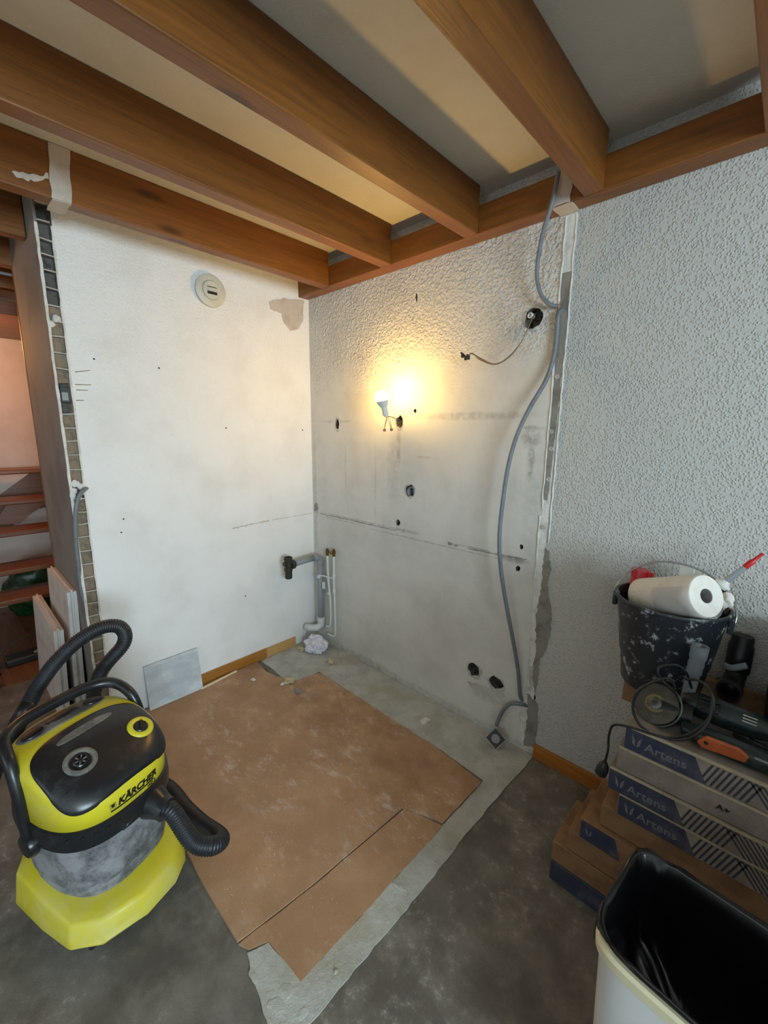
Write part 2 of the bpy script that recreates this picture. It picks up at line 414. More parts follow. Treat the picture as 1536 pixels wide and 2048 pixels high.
def boolean_cut(o, bm):
    me = bpy.data.meshes.new('cutter'); bmesh.ops.recalc_face_normals(bm, faces=bm.faces); bm.to_mesh(me); bm.free()
    me.materials.append(MT['rub'])
    c = bpy.data.objects.new('cutter', me); COL.objects.link(c)
    md = o.modifiers.new('cut', 'BOOLEAN'); md.operation = 'DIFFERENCE'; md.object = c; md.solver = 'EXACT'
    try: md.material_mode = 'TRANSFER'
    except Exception: pass
    dg = bpy.context.evaluated_depsgraph_get(); me2 = bpy.data.meshes.new_from_object(o.evaluated_get(dg))
    o.modifiers.remove(md); old = o.data; o.data = me2; me2.name = o.name
    bpy.data.objects.remove(c); bpy.data.meshes.remove(old)

# ------------------------------------------------------------------ the room
ZC = 2.535; YE = -1.325; ROOM_Y = -4.3
def room():
    f = struct('floor', box((-3.2, ROOM_Y-.1, -.1), (WALL_X+.1, .15, 0)), 'floor')
    struct('ceiling', box((-3.2, ROOM_Y-.1, ZC), (WALL_X+.1, .15, ZC+.1)), 'ceil')
    # ---- right wall, with its broken-out holes cut into the slab
    wb = struct('wall_right', box((-.05, 0, 0), (WALL_X+.1, .15, ZC)), ['wall_b', 'rub'])
    cut = bmesh.new()
    holes = [(1.542, 1.995, .038, .040), (.806, 1.575, .026, .034), (.277, 1.562, .017, .034), (.895, 1.20, .032, .034), (.808, 1.005, .016, .018),
             (1.352, .305, .036, .036), (1.483, .288, .038, .034), (1.553, .906, .012, .014), (1.562, 1.012, .010, .012), (.906, 2.195, .006, .02), (.914, 1.632, .009, .011), (1.655, 2.03, .018, .04), (1.665, .30, .022, .03)]
    for i, (x, z, rx, rz) in enumerate(holes):
        prism(blob(rx, rz, x, z, 13, .22, i), -.06, .01, lambda a, b, h: (a, -h, b) if h > 0 else (a, -h, b), cut)
    boolean_cut(wb, cut)
    for p in wb.data.polygons:
        pass
    # ---- left wall
    wa = struct('wall_left', box((-.05, YE, 0), (0, 0, ZC)), ['wall_a', 'rub'])
    cut = bmesh.new()
    for i, (px, py) in enumerate([(318, 736), (188, 718), (452, 856), (247, 1038), (243, 1065), (491, 1192), (605, 860)]):
        q = W(px, py, 0, 0); prism(blob(.0045, .0045, q.y, q.z, 7, .2, i), -.03, .01, onA, cut)
    boolean_cut(wa, cut)
    # skim patches and flaked paint, each a raised or bare patch of its own
    def patch(name, poly, mp, mat, parent, t=.0025, step=.02, amp=.004, seed=1, t0=0.):
        return obj(name, prism(ragged(poly, step, amp, seed), t0, t, mp), mat, parent)
    A2 = lambda px, py: tuple(W(px, py, 0, 0).yz)
    B2 = lambda px, py: (W(px, py, 1, 0).x, W(px, py, 1, 0).z)
    patch('filler_patch', [A2(*q) for q in ((537, 603), (541, 619), (567, 628), (606, 633), (607, 601), (570, 596))], onA, 'filler', wa, .004, .015, .004, 3)
    patch('filler_patch', [A2(*q) for q in ((563, 627), (566, 642), (580, 662), (598, 657), (606, 640), (606, 634))], onA, 'filler', wa, .003, .015, .003, 4)
    def flake(pts, w, mp, mat, parent, seed):
        rnd = random.Random(seed); up = []; dn = []
        for (a, b), (c, d) in zip(pts, pts[1:]):
            for j in range(12):
                t = j/12; x, z = a+(c-a)*t, b+(d-b)*t
                up.append((x, z+w*rnd.uniform(.1, 1))); dn.append((x+.003, z-w*rnd.uniform(.1, 1)))
        obj('flaked_edge', prism(up+dn[::-1], 0., .0015, mp), mat, parent)
    flake([A2(465, 1057), A2(505, 1048), A2(540, 1041)], .006, onA, 'filler', wa, 1)
    flake([A2(545, 1040), A2(590, 1032), A2(626, 1026)], .003, onA, 'filler', wa, 2)
    flake([B2(640, 1027), B2(700, 1040), B2(800, 1063)], .0035, onB, 'cement', wb, 3)
    flake([B2(935, 1097), B2(1000, 1110), B2(1058, 1120)], .0035, onB, 'cement', wb, 4)
    for i, (px, py, rx, rz) in enumerate([(900, 1087, .014, .008), (912, 1091, .010, .006), (632, 1015, .020, .032), (955, 1375, .05, .022), (1000, 1385, .03, .02)]):
        x, z = B2(px, py)
        patch('bare_patch', blob(rx, rz, x, z, 12, .35, i), onB, 'cement_l' if i > 2 else 'cement', wb, .0015, 1, 0)
    # broken ring of plaster around some holes
    for i, (x, z, rx, rz) in enumerate(holes[:7]):
        o_, n_ = blob(rx*1.05, rz*1.05, x, z, 16, .14, i+50), blob(rx*1.3, rz*1.3, x, z, 16, .2, i+90)
        bm = bmesh.new()
        Ov = [bm.verts.new((a, -.003, b)) for a, b in o_]; Nv = [bm.verts.new((a, -.0002, b)) for a, b in n_]
        for j in range(16): bm.faces.new((Ov[j], Ov[(j+1) % 16], Nv[(j+1) % 16], Nv[j]))
        obj('chipped_rim', bm, 'cement_l', wb)
    # the wall box cup seen in the hole above the drain
    q = B2(821, 984)
    obj('wall_box', lathe([(.030, -.05), (.030, -.004), (.026, -.002), (.026, -.05), (.012, -.049), (.012, -.03), (0, -.03)], (q[0], 0, q[1]), (0, -1, 0), 18), 'grey_pl', wb, auto=40)
    # ---- scar of the removed partition on the right wall
    sc = tag(obj('trim_1', prism(ragged([(1.640, .03), (1.642, .5), (1.632, .98), (1.646, 1.2), (1.640, 2.345), (1.684, 2.345), (1.676, 1.25), (1.670, 1.0), (1.684, .03)], .03, .0025, 5), 0, .0015, onB), 'plaster_w'), kind='structure')
    patch('cement_strip', [(1.643, 1.24), (1.650, 1.6), (1.648, 2.14), (1.682, 2.14), (1.676, 1.6), (1.664, 1.24)], onB, 'cement', sc, .003, .02, .002, 6)
    patch('cement_strip', [(1.668, .98), (1.672, 1.03), (1.690, 1.015), (1.705, .93), (1.695, .86), (1.722, .76), (1.728, .66), (1.716, .57), (1.690, .50), (1.690, .40), (1.68, .33), (1.662, .40), (1.668, .56), (1.655, .70), (1.67, .84)], onB, 'cement', sc, .003, .012, .004, 7)
    patch('cement_strip', [(1.645, .31), (1.70, .28), (1.706, .16), (1.700, .05), (1.650, .03), (1.655, .2)], onB, 'cement', sc, .003, .012, .004, 8)
    patch('cement_strip', [(1.648, .45), (1.652, .33), (1.668, .34), (1.665, .46)], onB, 'cement_l', sc, .004, .012, .003, 18)
    patch('filler_patch', [(1.60, .24), (1.645, .25), (1.65, .06), (1.635, .04)], onB, 'plaster_w', sc, .003, .02, .003, 19)
    for x, z0, z1, s in ((1.638, .3, 1.2, 1), (1.643, 1.2, 2.34, 2), (1.684, 1.05, 2.34, 3)):
        rnd = random.Random(s); pts = []; z = z0
        while z < z1: pts.append((x+rnd.uniform(-.002, .002), -.002, z)); z += .03
        obj('plaster_lip', tube(pts, .003, 5, n=1, rf=lambda L, t: .0022+.0018*abs(math.sin(L*70))), 'plaster_w', sc)
    rnd = random.Random(3)
    for z in (1.53, 1.46, 1.12, 1.33, 1.75): 
        obj('plug_hole', lathe([(.0, .0), (.009, .001), (.010, .004), (.0055, .005), (.0045, .0025), (0, .002)], (1.66+rnd.uniform(-.006, .006), -.002, z), (0, -1, 0), 10), 'cement_l', sc)
    # the same scar on the first beam, and the partition that is left, with its card honeycomb core
    wp = struct('wall_partition', box((-.72, -1.385, 0), (-.004, -1.375, ZC)), 'grey_wall')
    sb = bmesh.new(); rnd = random.Random(9)
    obj('plasterboard_edge', prism(ragged([(-1.3855, .0), (-1.3855, 2.36), (-1.3755, 2.36), (-1.3755, 0)], .04, .0018, 11), -.004, .001, onA), 'plaster_w', wp)
    obj('plasterboard_edge', prism(ragged([(-1.331, .0), (-1.331, 2.36), (-1.3235, 2.36), (-1.3235, 0)], .04, .0015, 12), -.004, .001, onA), 'plaster_w', wp)
    obj('core_back', box((-.05, -1.376, 0), (-.035, -1.33, 2.4)), 'card_dk', wp)
    z = .02; i = 0
    while z < 2.38:
        h = .058+.012*rnd.random()
        if not (1.615 < z+h/2 < 1.70 or 1.20 < z+h/2 < 1.285):
            m = 'card_dk' if z > 1.98 else 'card'
            depth = -.03 if z > 1.98 else -.012
            bm = bmesh.new(); y0, y1 = -1.3755, -1.331; t = .0022
            j0, j1 = rnd.uniform(-.004, .004), rnd.uniform(-.004, .004)
            A = [(0, y0, z), (0, y1, z+j0), (0, y1, z+h+j1-.003), (0, y0, z+h-.003)]
            B = [(depth, a[1]+(t if a[1] == y0 else -t), a[2]+(t if a[2] < z+h/2 else -t)) for a in A]
            V = [bm.verts.new(q) for q in A]; U = [bm.verts.new(q) for q in B]
            for k in range(4): bm.faces.new((V[k], V[(k+1) % 4], U[(k+1) % 4], U[k]))
            bm.faces.new(U)
            obj('honeycomb_cell', bm, m, wp)
            obj('card_web', prism([(y0, z+h-.003), (y1, z+h+j1-.004), (y1, z+h+j1+.001), (y0, z+h+.002)], -.03, .001, onA), 'cement_l', wp)
        z += h+.001
    # a grey wall box in the core, and broken plaster where the cable leaves it
    bm = box((-.035, -1.372, 1.635), (.002, -1.333, 1.705)); obj('wall_box', bm, 'black_pl', wp, bevel=.002)
    obj('box_insert', box((-.02, -1.368, 1.645), (.004, -1.345, 1.68)), 'grey_pl', wp)
    for i, (y, z, s) in enumerate(((-1.36, 1.27, .016), (-1.34, 1.255, .014), (-1.37, 1.235, .015), (-1.335, 1.225, .010), (-1.352, 1.20, .012), (-1.375, 1.215, .013), (-1.35, 1.99, .016), (-1.37, 1.965, .012))):
        obj('plaster_lump', lump((-.003, y, z), (s*.6, s, s*1.1), i), 'plaster_w', wp)
    # paint scratches beside the wall box
    for i, (a, b) in enumerate((((150, 768), (182, 770)), ((152, 779), (176, 781)), ((152, 800), (168, 801)), ((150, 743), (180, 741)))):
        q, r = A2(*a), A2(*b)
        obj('paint_scratch', prism([(q[0], q[1]), (r[0], r[1]+.002), (r[0], r[1]-.001), (q[0], q[1]-.004)], 0, .0007, onA), 'card', wa)
    # ---- outer shell
    struct('wall_back', box((-3.2, ROOM_Y-.1, 0), (WALL_X+.1, ROOM_Y, ZC)), 'plain_wall')
    east = bmesh.new()
    box((WALL_X, ROOM_Y, 0), (WALL_X+.1, .15, WIN_Z0), east); box((WALL_X, ROOM_Y, WIN_Z1), (WALL_X+.1, .15, ZC), east)
    box((WALL_X, ROOM_Y, WIN_Z0), (WALL_X+.1, WIN_Y0, WIN_Z1), east); box((WALL_X, WIN_Y1, WIN_Z0), (WALL_X+.1, .15, WIN_Z1), east)
    struct('wall_east', east, 'plain_wall')
    struct('wall_hall', box((-2.4, -4.3, 0), (-2.3, .15, ZC)), 'hall_wall')
    struct('wall_hall_end', box((-2.3, -.75, 0), (-.05, -.65, ZC)), 'hall_wall')
def lump(c, s, seed=0, sub=2, amp=.35):
    bm = bmesh.new(); bmesh.ops.create_icosphere(bm, subdivisions=sub, radius=1)
    for v in bm.verts:
        n = 1+amp*noise.noise(v.co*1.7+Vector((seed*3.1, seed*1.7, 0)))
        v.co = Vector((c[0]+v.co.x*s[0]*n, c[1]+v.co.y*s[1]*n, c[2]+v.co.z*s[2]*n))
    return bm
room()

def floor_zones():
    fl = bpy.data.objects['floor']
    F2 = lambda *q: [tuple(W(a, b, 2, 0).xy) for a, b in q]
    # concrete strip left by the partition and along the wall: one ragged slab of L shape
    strip = [(1.70, -.002), (1.702, -.12), (1.694, -.30), (1.690, -.55), (1.694, -.8), (1.690, -1.05), (1.686, -1.31), (1.694, -1.40), (1.63, -1.392), (1.55, -1.372), (1.48, -1.362), (1.43, -1.345), (1.452, -1.287), (1.60, -1.272), (1.606, -.30), (1.35, -.285), (.85, -.285), (.40, -.28), (.40, -.45), (.37, -.49), (.17, -.47), (.02, -.47), (.002, -.002)]
    o = obj('concrete_strip', prism(ragged(strip, .025, .0028, 21), 0, .004, onF), 'conc', fl)
    # concrete crumbs standing proud at the near corner
    rnd = random.Random(5)
    for i in range(9):
        x, y = rnd.uniform(1.47, 1.66), rnd.uniform(-1.36, -1.30)
        obj('concrete_lump', lump((x, y, .004), (rnd.uniform(.006, .026), rnd.uniform(.006, .020), rnd.uniform(.0008, .0022)), i, 2), 'conc', fl)
    for i in range(14):
        x, y = rnd.uniform(1.615, 1.68), rnd.uniform(-1.2, -.2)
        obj('concrete_lump', lump((x, y, .004), (rnd.uniform(.006, .018), rnd.uniform(.006, .02), rnd.uniform(.002, .005)), i+30, 1), 'conc', fl)
    # two hardboard sheets; the near one lies a hair lower and leaves a shadow gap
    a = [(.022, -1.30), (1.10, -1.352), (1.385, -1.352), (1.39, -1.327), (1.415, -1.1), (1.44, -.66), (1.60, -.60), (1.605, -.315), (1.35, -.29), (.85, -.29), (.42, -.285), (.385, -.44), (.36, -.475), (.17, -.52), (.022, -.50)]
    b = [(1.392, -1.352), (1.425, -1.338), (1.450, -1.286), (1.60, -1.274), (1.606, -.606), (1.446, -.655), (1.42, -1.1)]
    s1 = obj('hardboard_sheet', prism(ragged(a, .05, .002, 31, skip=(3, 4)), .0, .009, onF), 'hard', fl)
    s2 = obj('hardboard_sheet', prism(ragged(b, .05, .0015, 32), .0, .0055, onF), 'hard', fl)
    # hall laminate
    for i in range(9):
        obj('laminate_plank', box((-2.3, -2.45+i*.19, 0), (-.80, -2.45+i*.19+.188, .006)), 'lamin', fl)
floor_zones()

def beams():
    names = [(.24, 'first varnished ceiling beam out from the left wall, with a plaster scar across it'),
             (.733, 'second varnished ceiling beam from the left wall, above the bulb'),
             (1.237, 'third varnished ceiling beam from the left wall, running over the middle of the kitchen'),
             (1.733, 'fourth ceiling beam, the one whose end stands over the grey hanging cable'),
             (2.215, 'ceiling beam at the upper right edge, beyond the cable')]
    for i, (x, lab) in enumerate(names):
        o = obj('ceiling_beam', box((x, ROOM_Y, 2.35), (x+.066, -.078, ZC)), 'beam', bevel=.005)
        tag(o, lab, 'beam')
        if i == 0:
            obj('plaster_scar', prism(ragged([(-1.375, 2.35), (-1.365, 2.532), (-1.300, 2.532), (-1.315, 2.35)], .03, .004, 41), 0, .003, lambda a, b, h: (.306+h, a, b)), 'filler', o)
            obj('plaster_scar', prism(ragged([(.19, -1.372), (.305, -1.372), (.305, -1.315), (.19, -1.322)], .03, .003, 42), 0, .003, lambda a, b, h: (a, b, 2.35-h)), 'filler', o)
            obj('plaster_smear', prism(ragged([(-1.48, 2.395), (-1.40, 2.41), (-1.376, 2.43), (-1.376, 2.41), (-1.42, 2.385), (-1.47, 2.38)], .01, .005, 43), 0, .0012, lambda a, b, h: (.306+h, a, b)), 'filler', o)
    tag(obj('ceiling_beam', box((-.255, ROOM_Y, 2.35), (-.19, -1.388, ZC)), 'beam', bevel=.005), 'dark ceiling beam ending at the grey partition left of the honeycomb edge', 'beam')
    tag(obj('ceiling_beam', box((-.755, ROOM_Y, 2.35), (-.69, -.76, ZC)), 'beam', bevel=.005), 'beam over the stair opening, nearest to the partition end', 'beam')
    tag(obj('ceiling_beam', box((-1.25, ROOM_Y, 2.35), (-1.185, -.76, ZC)), 'beam', bevel=.005), 'beam over the staircase, second past the partition end', 'beam')
    led = obj('ledger_beam', box((-.045, -.078, 2.35), (WALL_X, -.0005, 2.462)), 'ledger', bevel=.005)
    tag(led, 'long varnished wall plate along the top of the right wall carrying the beam ends', 'beam')
    obj('plaster_scar', prism(ragged([(1.62, 2.35), (1.625, 2.46), (1.69, 2.46), (1.685, 2.35)], .02, .004, 44), 0, .003, lambda a, b, h: (a, -.079-h, b)), 'filler', led)
    obj('plaster_scar', prism(ragged([(1.62, -.078), (1.69, -.078), (1.69, -.002), (1.62, -.002)], .02, .003, 45), 0, .003, lambda a, b, h: (a, b, 2.35-h)), 'filler', led)
    # skirting
    sk = struct('baseboard_left', box((.0005, -.90, .0), (.012, -.42, .070)), 'skirt', bevel=.002)
    obj('bare_length', box((.0005, -.42, .0), (.0115, -.185, .069)), 'raw', sk, bevel=.002)
    struct('baseboard_right', box((1.70, -.013, 0), (WALL_X, -.0005, .072)), 'skirt_x', bevel=.002)
    struct('trim_2', box((-.735, -1.388, 0), (-.715, -1.37, ZC)), 'stair', bevel=.003)
beams()

# ------------------------------------------------------------------ things on the walls
def vent():
    q = W(418, 583, 0, .0)
    t = empty('air_vent', (0, q.y, q.z), 'round cream air vent high on the left wall', 'vent')
    obj('outer_ring', lathe([(0, .001), (.066, .001), (.068, .016), (.082, .018), (.082, .024), (.076, .028), (.050, .030), (.048, .027), (0, .027)], d=(1, 0, 0), seg=40), 'vent', t, auto=35)
    obj('inner_cover', lathe([(0, .027), (.048, .027), (.048, .034), (.044, .038), (0, .039)], d=(1, 0, 0), seg=36), 'vent', t, auto=35)
    obj('slot', box((.0385, -.026, -.022), (.0402, .026, -.008)), 'dark', t)
    obj('slot', box((.0385, -.026, .012), (.0402, .026, .0155)), 'dark', t)
    obj('blade', box((.0380, -.027, -.006), (.043, .027, .002)), 'vent', t, bevel=.001)
vent()

def bulb():
    t = empty('light_bulb', (.826, -.165, 1.694), 'lit bare bulb hanging by its wires from a hole in the right wall', 'light bulb')
    t.rotation_euler = (math.radians(14), math.radians(-6), 0)
    R = .035; inv = t.rotation_euler.to_matrix().inverted()
    dome = [(0, R)]+[(R*math.sin(a), R*math.cos(a)) for a in (math.radians(8*k) for k in range(1, 15))]
    g = obj('bulb_dome', lathe(dome[::-1], seg=28), 'bulb', t, smooth=True)
    MT['bulb'].node_tree.nodes['Principled BSDF'].inputs['Emission Strength'].default_value = BULB_POWER/ (4*math.pi*R*R*math.pi*.75)
    zb = R*math.cos(math.radians(112)); rb = R*math.sin(math.radians(112))
    obj('bulb_body', lathe([(0, zb-.0005), (rb*.99, zb-.0005), (rb*.99, zb-.006), (.022, zb-.028), (.0155, zb-.036), (.0155, zb-.040), (0, zb-.040)], seg=28), 'white_pl', t, auto=40)
    obj('lamp_holder', lathe([(0, zb-.040), (.016, zb-.040), (.015, zb-.066), (.0165, zb-.068), (.0165, zb-.074), (.010, zb-.086), (0, zb-.088)], seg=20), 'white_pl', t, auto=40)
    o = Vector((0, 0, zb-.088)); hole = inv @ (Vector((.806, -.004, 1.575))-Vector(t.location))
    obj('wire', tube([o+Vector((.002, 0, .004)), o+Vector((.004, .03, -.004)), hole*.9+Vector((0, 0, .004)), hole+inv @ Vector((0, .03, 0))], .0017, 6), 'wire_gy', t)
    obj('wire', tube([o+Vector((-.002, 0, .004)), o+Vector((.012, .04, -.016)), hole+Vector((-.006, 0, -.002)), hole+inv @ Vector((0, .03, 0))], .0017, 6), 'wire_gy', t)
    for dx, e in ((-.028, (-.034, .0, -.060)), (.012, (.014, .002, -.062))):
        ee = o+Vector(e)
        obj('wire', tube([o, o+Vector((dx*.4, .006, -.02)), ee], .0015, 6), 'wire_rd', t)
        obj('wire', tube([o+Vector((.003, .004, 0)), o+Vector((dx*.7, .014, -.016)), ee+Vector((.003, 0, .004))], .0015, 6), 'wire_rd', t)
        obj('wire_connector', rbox(ee-Vector((0, 0, .006)), (.014, .010, .014)), 'wire_rd', t, bevel=.002)
bulb()

def cables():
    # upper length: drops from the beam to the hole in the scar
    y = -.05
    pts = [W(1117, 345, 1, -.105), W(1106, 400, 1, -.11), W(1085, 470, 1, -.09), W(1074, 540, 1, -.06), W(1080, 585, 1, -.045), W(1098, 608, 1, -.03), W(1114, 613, 1, -.012)]
    t = empty('power_cable', tuple(pts[-1]), 'grey cable hanging from the beam down to the hole in the scar', 'cable')
    L = lambda P: [q-Vector(t.location) for q in P]
    obj('sheath', tube(L(pts), .0085, 10), 'cable', t, smooth=True)
    obj('bare_wire', tube(L([pts[-1], W(1122, 606, 1, -.012), W(1122, 598, 1, .02)]), .002, 6), 'wire_rd', t)
    obj('bare_wire', tube(L([pts[-1], W(1119, 616, 1, -.018), W(1125, 606, 1, .02)]), .002, 6), 'wire_rd', t)
    px = [(1127, 618, .01), (1117, 628, -.016), (1114, 660, -.014), (1108, 710, -.018), (1092, 760, -.035), (1060, 815, -.055), (1034, 870, -.068), (1017, 930, -.075), (1006, 1000, -.078), (999, 1070, -.078), (1001, 1130, -.074), (1011, 1200, -.066), (1025, 1275, -.05), (1036, 1340, -.03), (1040, 1390, -.014), (1048, 1402, .02)]
    pts = [W(a, b, 1, c) for a, b, c in px]
    t2 = empty('power_cable', tuple(pts[1]), 'long grey cable bowing out from the right wall down to the floor socket', 'cable')
    obj('sheath', tube([q-Vector(t2.location) for q in pts], .0095, 10), 'cable', t2, smooth=True)
    pts = [W(1058, 1412, 1, .01), W(1040, 1408, 1, -.018), W(1018, 1408, 1, -.035), W(1002, 1428, 1, -.05), W(993, 1450, 1, -.056)]
    t3 = empty('junction_socket', tuple(pts[-1]), 'dark square outlet box on a short cable lying at the foot of the right wall', 'socket')
    o = Vector(t3.location)
    obj('sheath', tube([q-o for q in pts], .0095, 10), 'cable', t3, smooth=True)
    c = W(991, 1476, 1, -.066)-o
    n = Vector((.42, -.72, .45)).normalized(); X = Vector((.62, .15, -.55)); X = (X-n*X.dot(n)).normalized(); Yv = n.cross(X)
    obj('housing', rbox(c, (.070, .070, .022), (X, Yv, n)), 'black_pl', t3, bevel=.004)
    obj('face_rim', rbox(c+n*.012, (.074, .074, .003), (X, Yv, n)), 'cement_l', t3, bevel=.001)
    obj('face_plate', rbox(c+n*.014, (.066, .066, .003), (X, Yv, n)), 'black_pl', t3, bevel=.001)
    obj('socket_disc', lathe([(0, .016), (.021, .016), (.020, .018), (0, .018)], c, n, 24), 'grey_pl', t3)
    obj('blue_tape', lump(c-X*.045+n*.005, (.008, .006, .010), 4), 'tape', t3)
    # thin wires with a terminal block
    P = [W(1072, 626, 1, .03), W(1063, 640, 1, -.02), W(1045, 680, 1, -.06), W(1020, 712, 1, -.07), W(990, 729, 1, -.07), W(960, 718, 1, -.065), W(944, 706, 1, -.06), W(936, 714, 1, -.06)]
    t4 = empty('terminal_wire', tuple(P[1]), 'thin twisted wires with a black terminal block, out of the hole at upper right', 'wire')
    o = Vector(t4.location)
    rnd = random.Random(2)
    for k, m in enumerate(('wire_br', 'wire_gy', 'wire_br')):
        obj('wire', tube([q-o+Vector((0, rnd.uniform(-.003, .003), rnd.uniform(-.004, .004))) for q in P], .0022, 6), m, t4)
    for k in range(3):
        c = W(925+6*k, 713+3*(k % 2)+2*k-2, 1, -.06)-o
        b_ = obj('terminal_block', rbox(c, (.010, .012, .020)), 'tool_bk', t4, bevel=.002)
        obj('terminal_screw', lathe([(.004, 0), (.004, .012), (0, .012)], c+Vector((0, -.002, .006)), (0, -1, .4), 8), 'tool_bk', b_)
    obj('wall_plug', lathe([(.011, -.02), (.012, .004), (.008, .006), (.007, -.01), (0, -.01)], W(1061, 631, 1, 0)-o, (0, -1, 0), 14), 'white_pl', t4)
    # cable on the left, out of the core of the partition
    P = [W(178, 978, 0, -.03), W(170, 978, 0, .004)] + [W(a, b, 0, c) for a, b, c in ((157, 995, .02), (151, 1030, .02), (152, 1080, .01), (157, 1130, .0), (163, 1180, -.02), (172, 1215, -.03), (181, 1243, -.04))]
    t5 = empty('power_cable', tuple(P[1]), 'grey cable sticking out of the honeycomb edge of the left partition', 'cable')
    o = Vector(t5.location)
    obj('sheath', tube([q-o for q in P], .0095, 10), 'cable', t5, smooth=True)
    e = P[-1]
    obj('bare_wire', tube([e-o, W(181, 1255, 0, -.04)-o, W(175, 1262, 0, -.04)-o, W(158, 1266, 0, -.05)-o], .0018, 6), 'wire_rd', t5)
    obj('bare_wire', tube([e-o, W(182, 1258, 0, -.04)-o, W(178, 1266, 0, -.045)-o], .0018, 6), 'wire_gy', t5)
MT['tape'] = plain('blue_tape', '8fb4d8', .5)
cables()

def plumbing():
    t = empty('waste_pipe', (.105, -.03, 0), 'grey waste pipe in the corner with a black trap fitting at its end', 'pipe')
    o = Vector(t.location)
    top = W(640, 1112, 0, .105); bot = W(643, 1236, 0, .105)
    y = -.030
    obj('riser', tube([(.0, 0, .16), (0, 0, .36), (0, 0, .62)], .0215, 16, smooth=False), 'pvc', t, smooth=True)
    obj('elbow', tube([(0, 0, .60), (0, -.001, .628), (0, -.012, .648), (0, -.035, .655), (0, -.055, .656)], .0235, 16), 'pvc', t, smooth=True)
    obj('arm', tube([(0, -.05, .656), (.002, -.23, .650)], .020, 16, smooth=False), 'pvc', t, smooth=True)
    c = Vector((.004, -.262, .645))
    tr = obj('trap_fitting', lathe([(.0, -.085), (.019, -.085), (.024, -.08), (.024, -.035), (.027, -.033), (.027, -.012), (.024, -.01), (.025, .045), (.028, .047), (.028, .062), (.020, .062), (.020, .035), (0, .035)], c, (0, 0, 1), 20), 'black_pl', t, auto=40)
    obj('union_nut', lathe([(.022, -.028), (.030, -.028), (.031, -.002), (.026, .004), (.020, .004)], c+Vector((0, .045, .005)), (0, 1, 0), 14), 'black_pl', tr)
    obj('end_cap', lathe([(0, .022), (.014, .022), (.014, .034), (0, .034)], c+Vector((0, 0, .02)), (0, -1, 0), 14), 'black_pl', tr)
    obj('foot_elbow', tube([(0, 0, .20), (0, 0, .16), (0, -.006, .138), (-.012, -.03, .125), (-.04, -.055, .122), (-.085, -.075, .122)], .025, 16), 'pvc_l', t, smooth=True)
    obj('collar', lathe([(.024, 0), (.0275, .002), (.0275, .03), (.024, .032)], (0, 0, .17), seg=18), 'pvc_l', t, auto=40)
    # two painted supply pipes
    s = empty('supply_pipes', (.22, -.03, 0), 'pair of white painted water pipes with brass ends beside the waste pipe', 'pipe')
    obj('pipe', tube([(-.030, 0, .69), (-.024, 0, .52), (-.004, 0, .36), (-.002, 0, .22), (-.012, .0, .165), (-.05, 0, .15)], .0075, 10), 'pipe_w', s, smooth=True)
    obj('pipe', tube([(.040, 0, .70), (.038, 0, .50), (.044, 0, .34), (.046, 0, .16), (.030, 0, .105), (-.04, 0, .095)], .0075, 10), 'pipe_w', s, smooth=True)
    for dx, z in ((-.030, .695), (.040, .705)):
        obj('brass_end', lathe([(0, -.015), (.011, -.015), (.011, .004), (.0135, .005), (.0135, .022), (.009, .024), (.009, .034), (0, .034)], (dx, 0, z), seg=6), 'brass', s)
    obj('brass_end', lathe([(0, 0), (.010, 0), (.012, .004), (.012, .02), (0, .02)], (.040, -.010, .717), (.2, -1, .2), 8), 'brass', s)
    for z in (.52, .41):
        obj('pipe_clip', lathe([(.0085, -.012), (.0115, -.012), (.0115, .012), (.0085, .012)], (.039, 0, z+.03), seg=12), 'pipe_w', s)
        obj('pipe_clip', lathe([(.0085, -.008), (.0115, -.008), (.0115, .008), (.0085, .008)], (-.020, 0, z), seg=12), 'pipe_w', s)
    obj('bracket_arm', tube([(.035, -.006, .535), (-.02, -.012, .532), (-.075, -.03, .535)], .005, 8), 'pipe_w', s)
    obj('bracket_hook', lathe([(.006, -.008), (.014, -.008), (.014, .008), (.006, .008)], (-.082, -.032, .525), (.3, -1, 0), 6), 'pipe_w', s)
    obj('bracket_foot', rbox((-.062, -.012, .46), (.02, .016, .05)), 'pipe_w', s, bevel=.003)
    # crumpled cloth
    q = W(640, 1290, 2, .04)
    bm = bmesh.new(); bmesh.ops.create_icosphere(bm, subdivisions=6, radius=1)
    for v in bm.verts:
        c = v.co.copy()
        w_ = c+Vector((noise.noise(c*1.5), noise.noise(c*1.5+Vector((9, 0, 0))), noise.noise(c*1.5+Vector((0, 9, 0)))))*.55
        q1 = Vector((w_.x*.9+w_.z*.4, (w_.y*.8-w_.x*.6)*3.0, w_.z*.8)); q2 = Vector(((w_.x*.5+w_.y*.8)*2.6, w_.y*.6, (w_.z-w_.x*.3)*1.0+5))
        n = 1.08+.24*noise.noise(c*1.2+Vector((4, 0, 0)))-.34*abs(noise.noise(q1))**.8-.26*abs(noise.noise(q2))**.8
        v.co = Vector((c.x*.088*n, c.y*.075*n, max(-.045, c.z*.066*n)))
    o = obj('cleaning_rag', bm, 'cloth', smooth=True); o.location = (.172, -.130, .050)
    tag(o, 'crumpled white cloth on the bare concrete in the corner under the pipes', 'cloth')
plumbing()

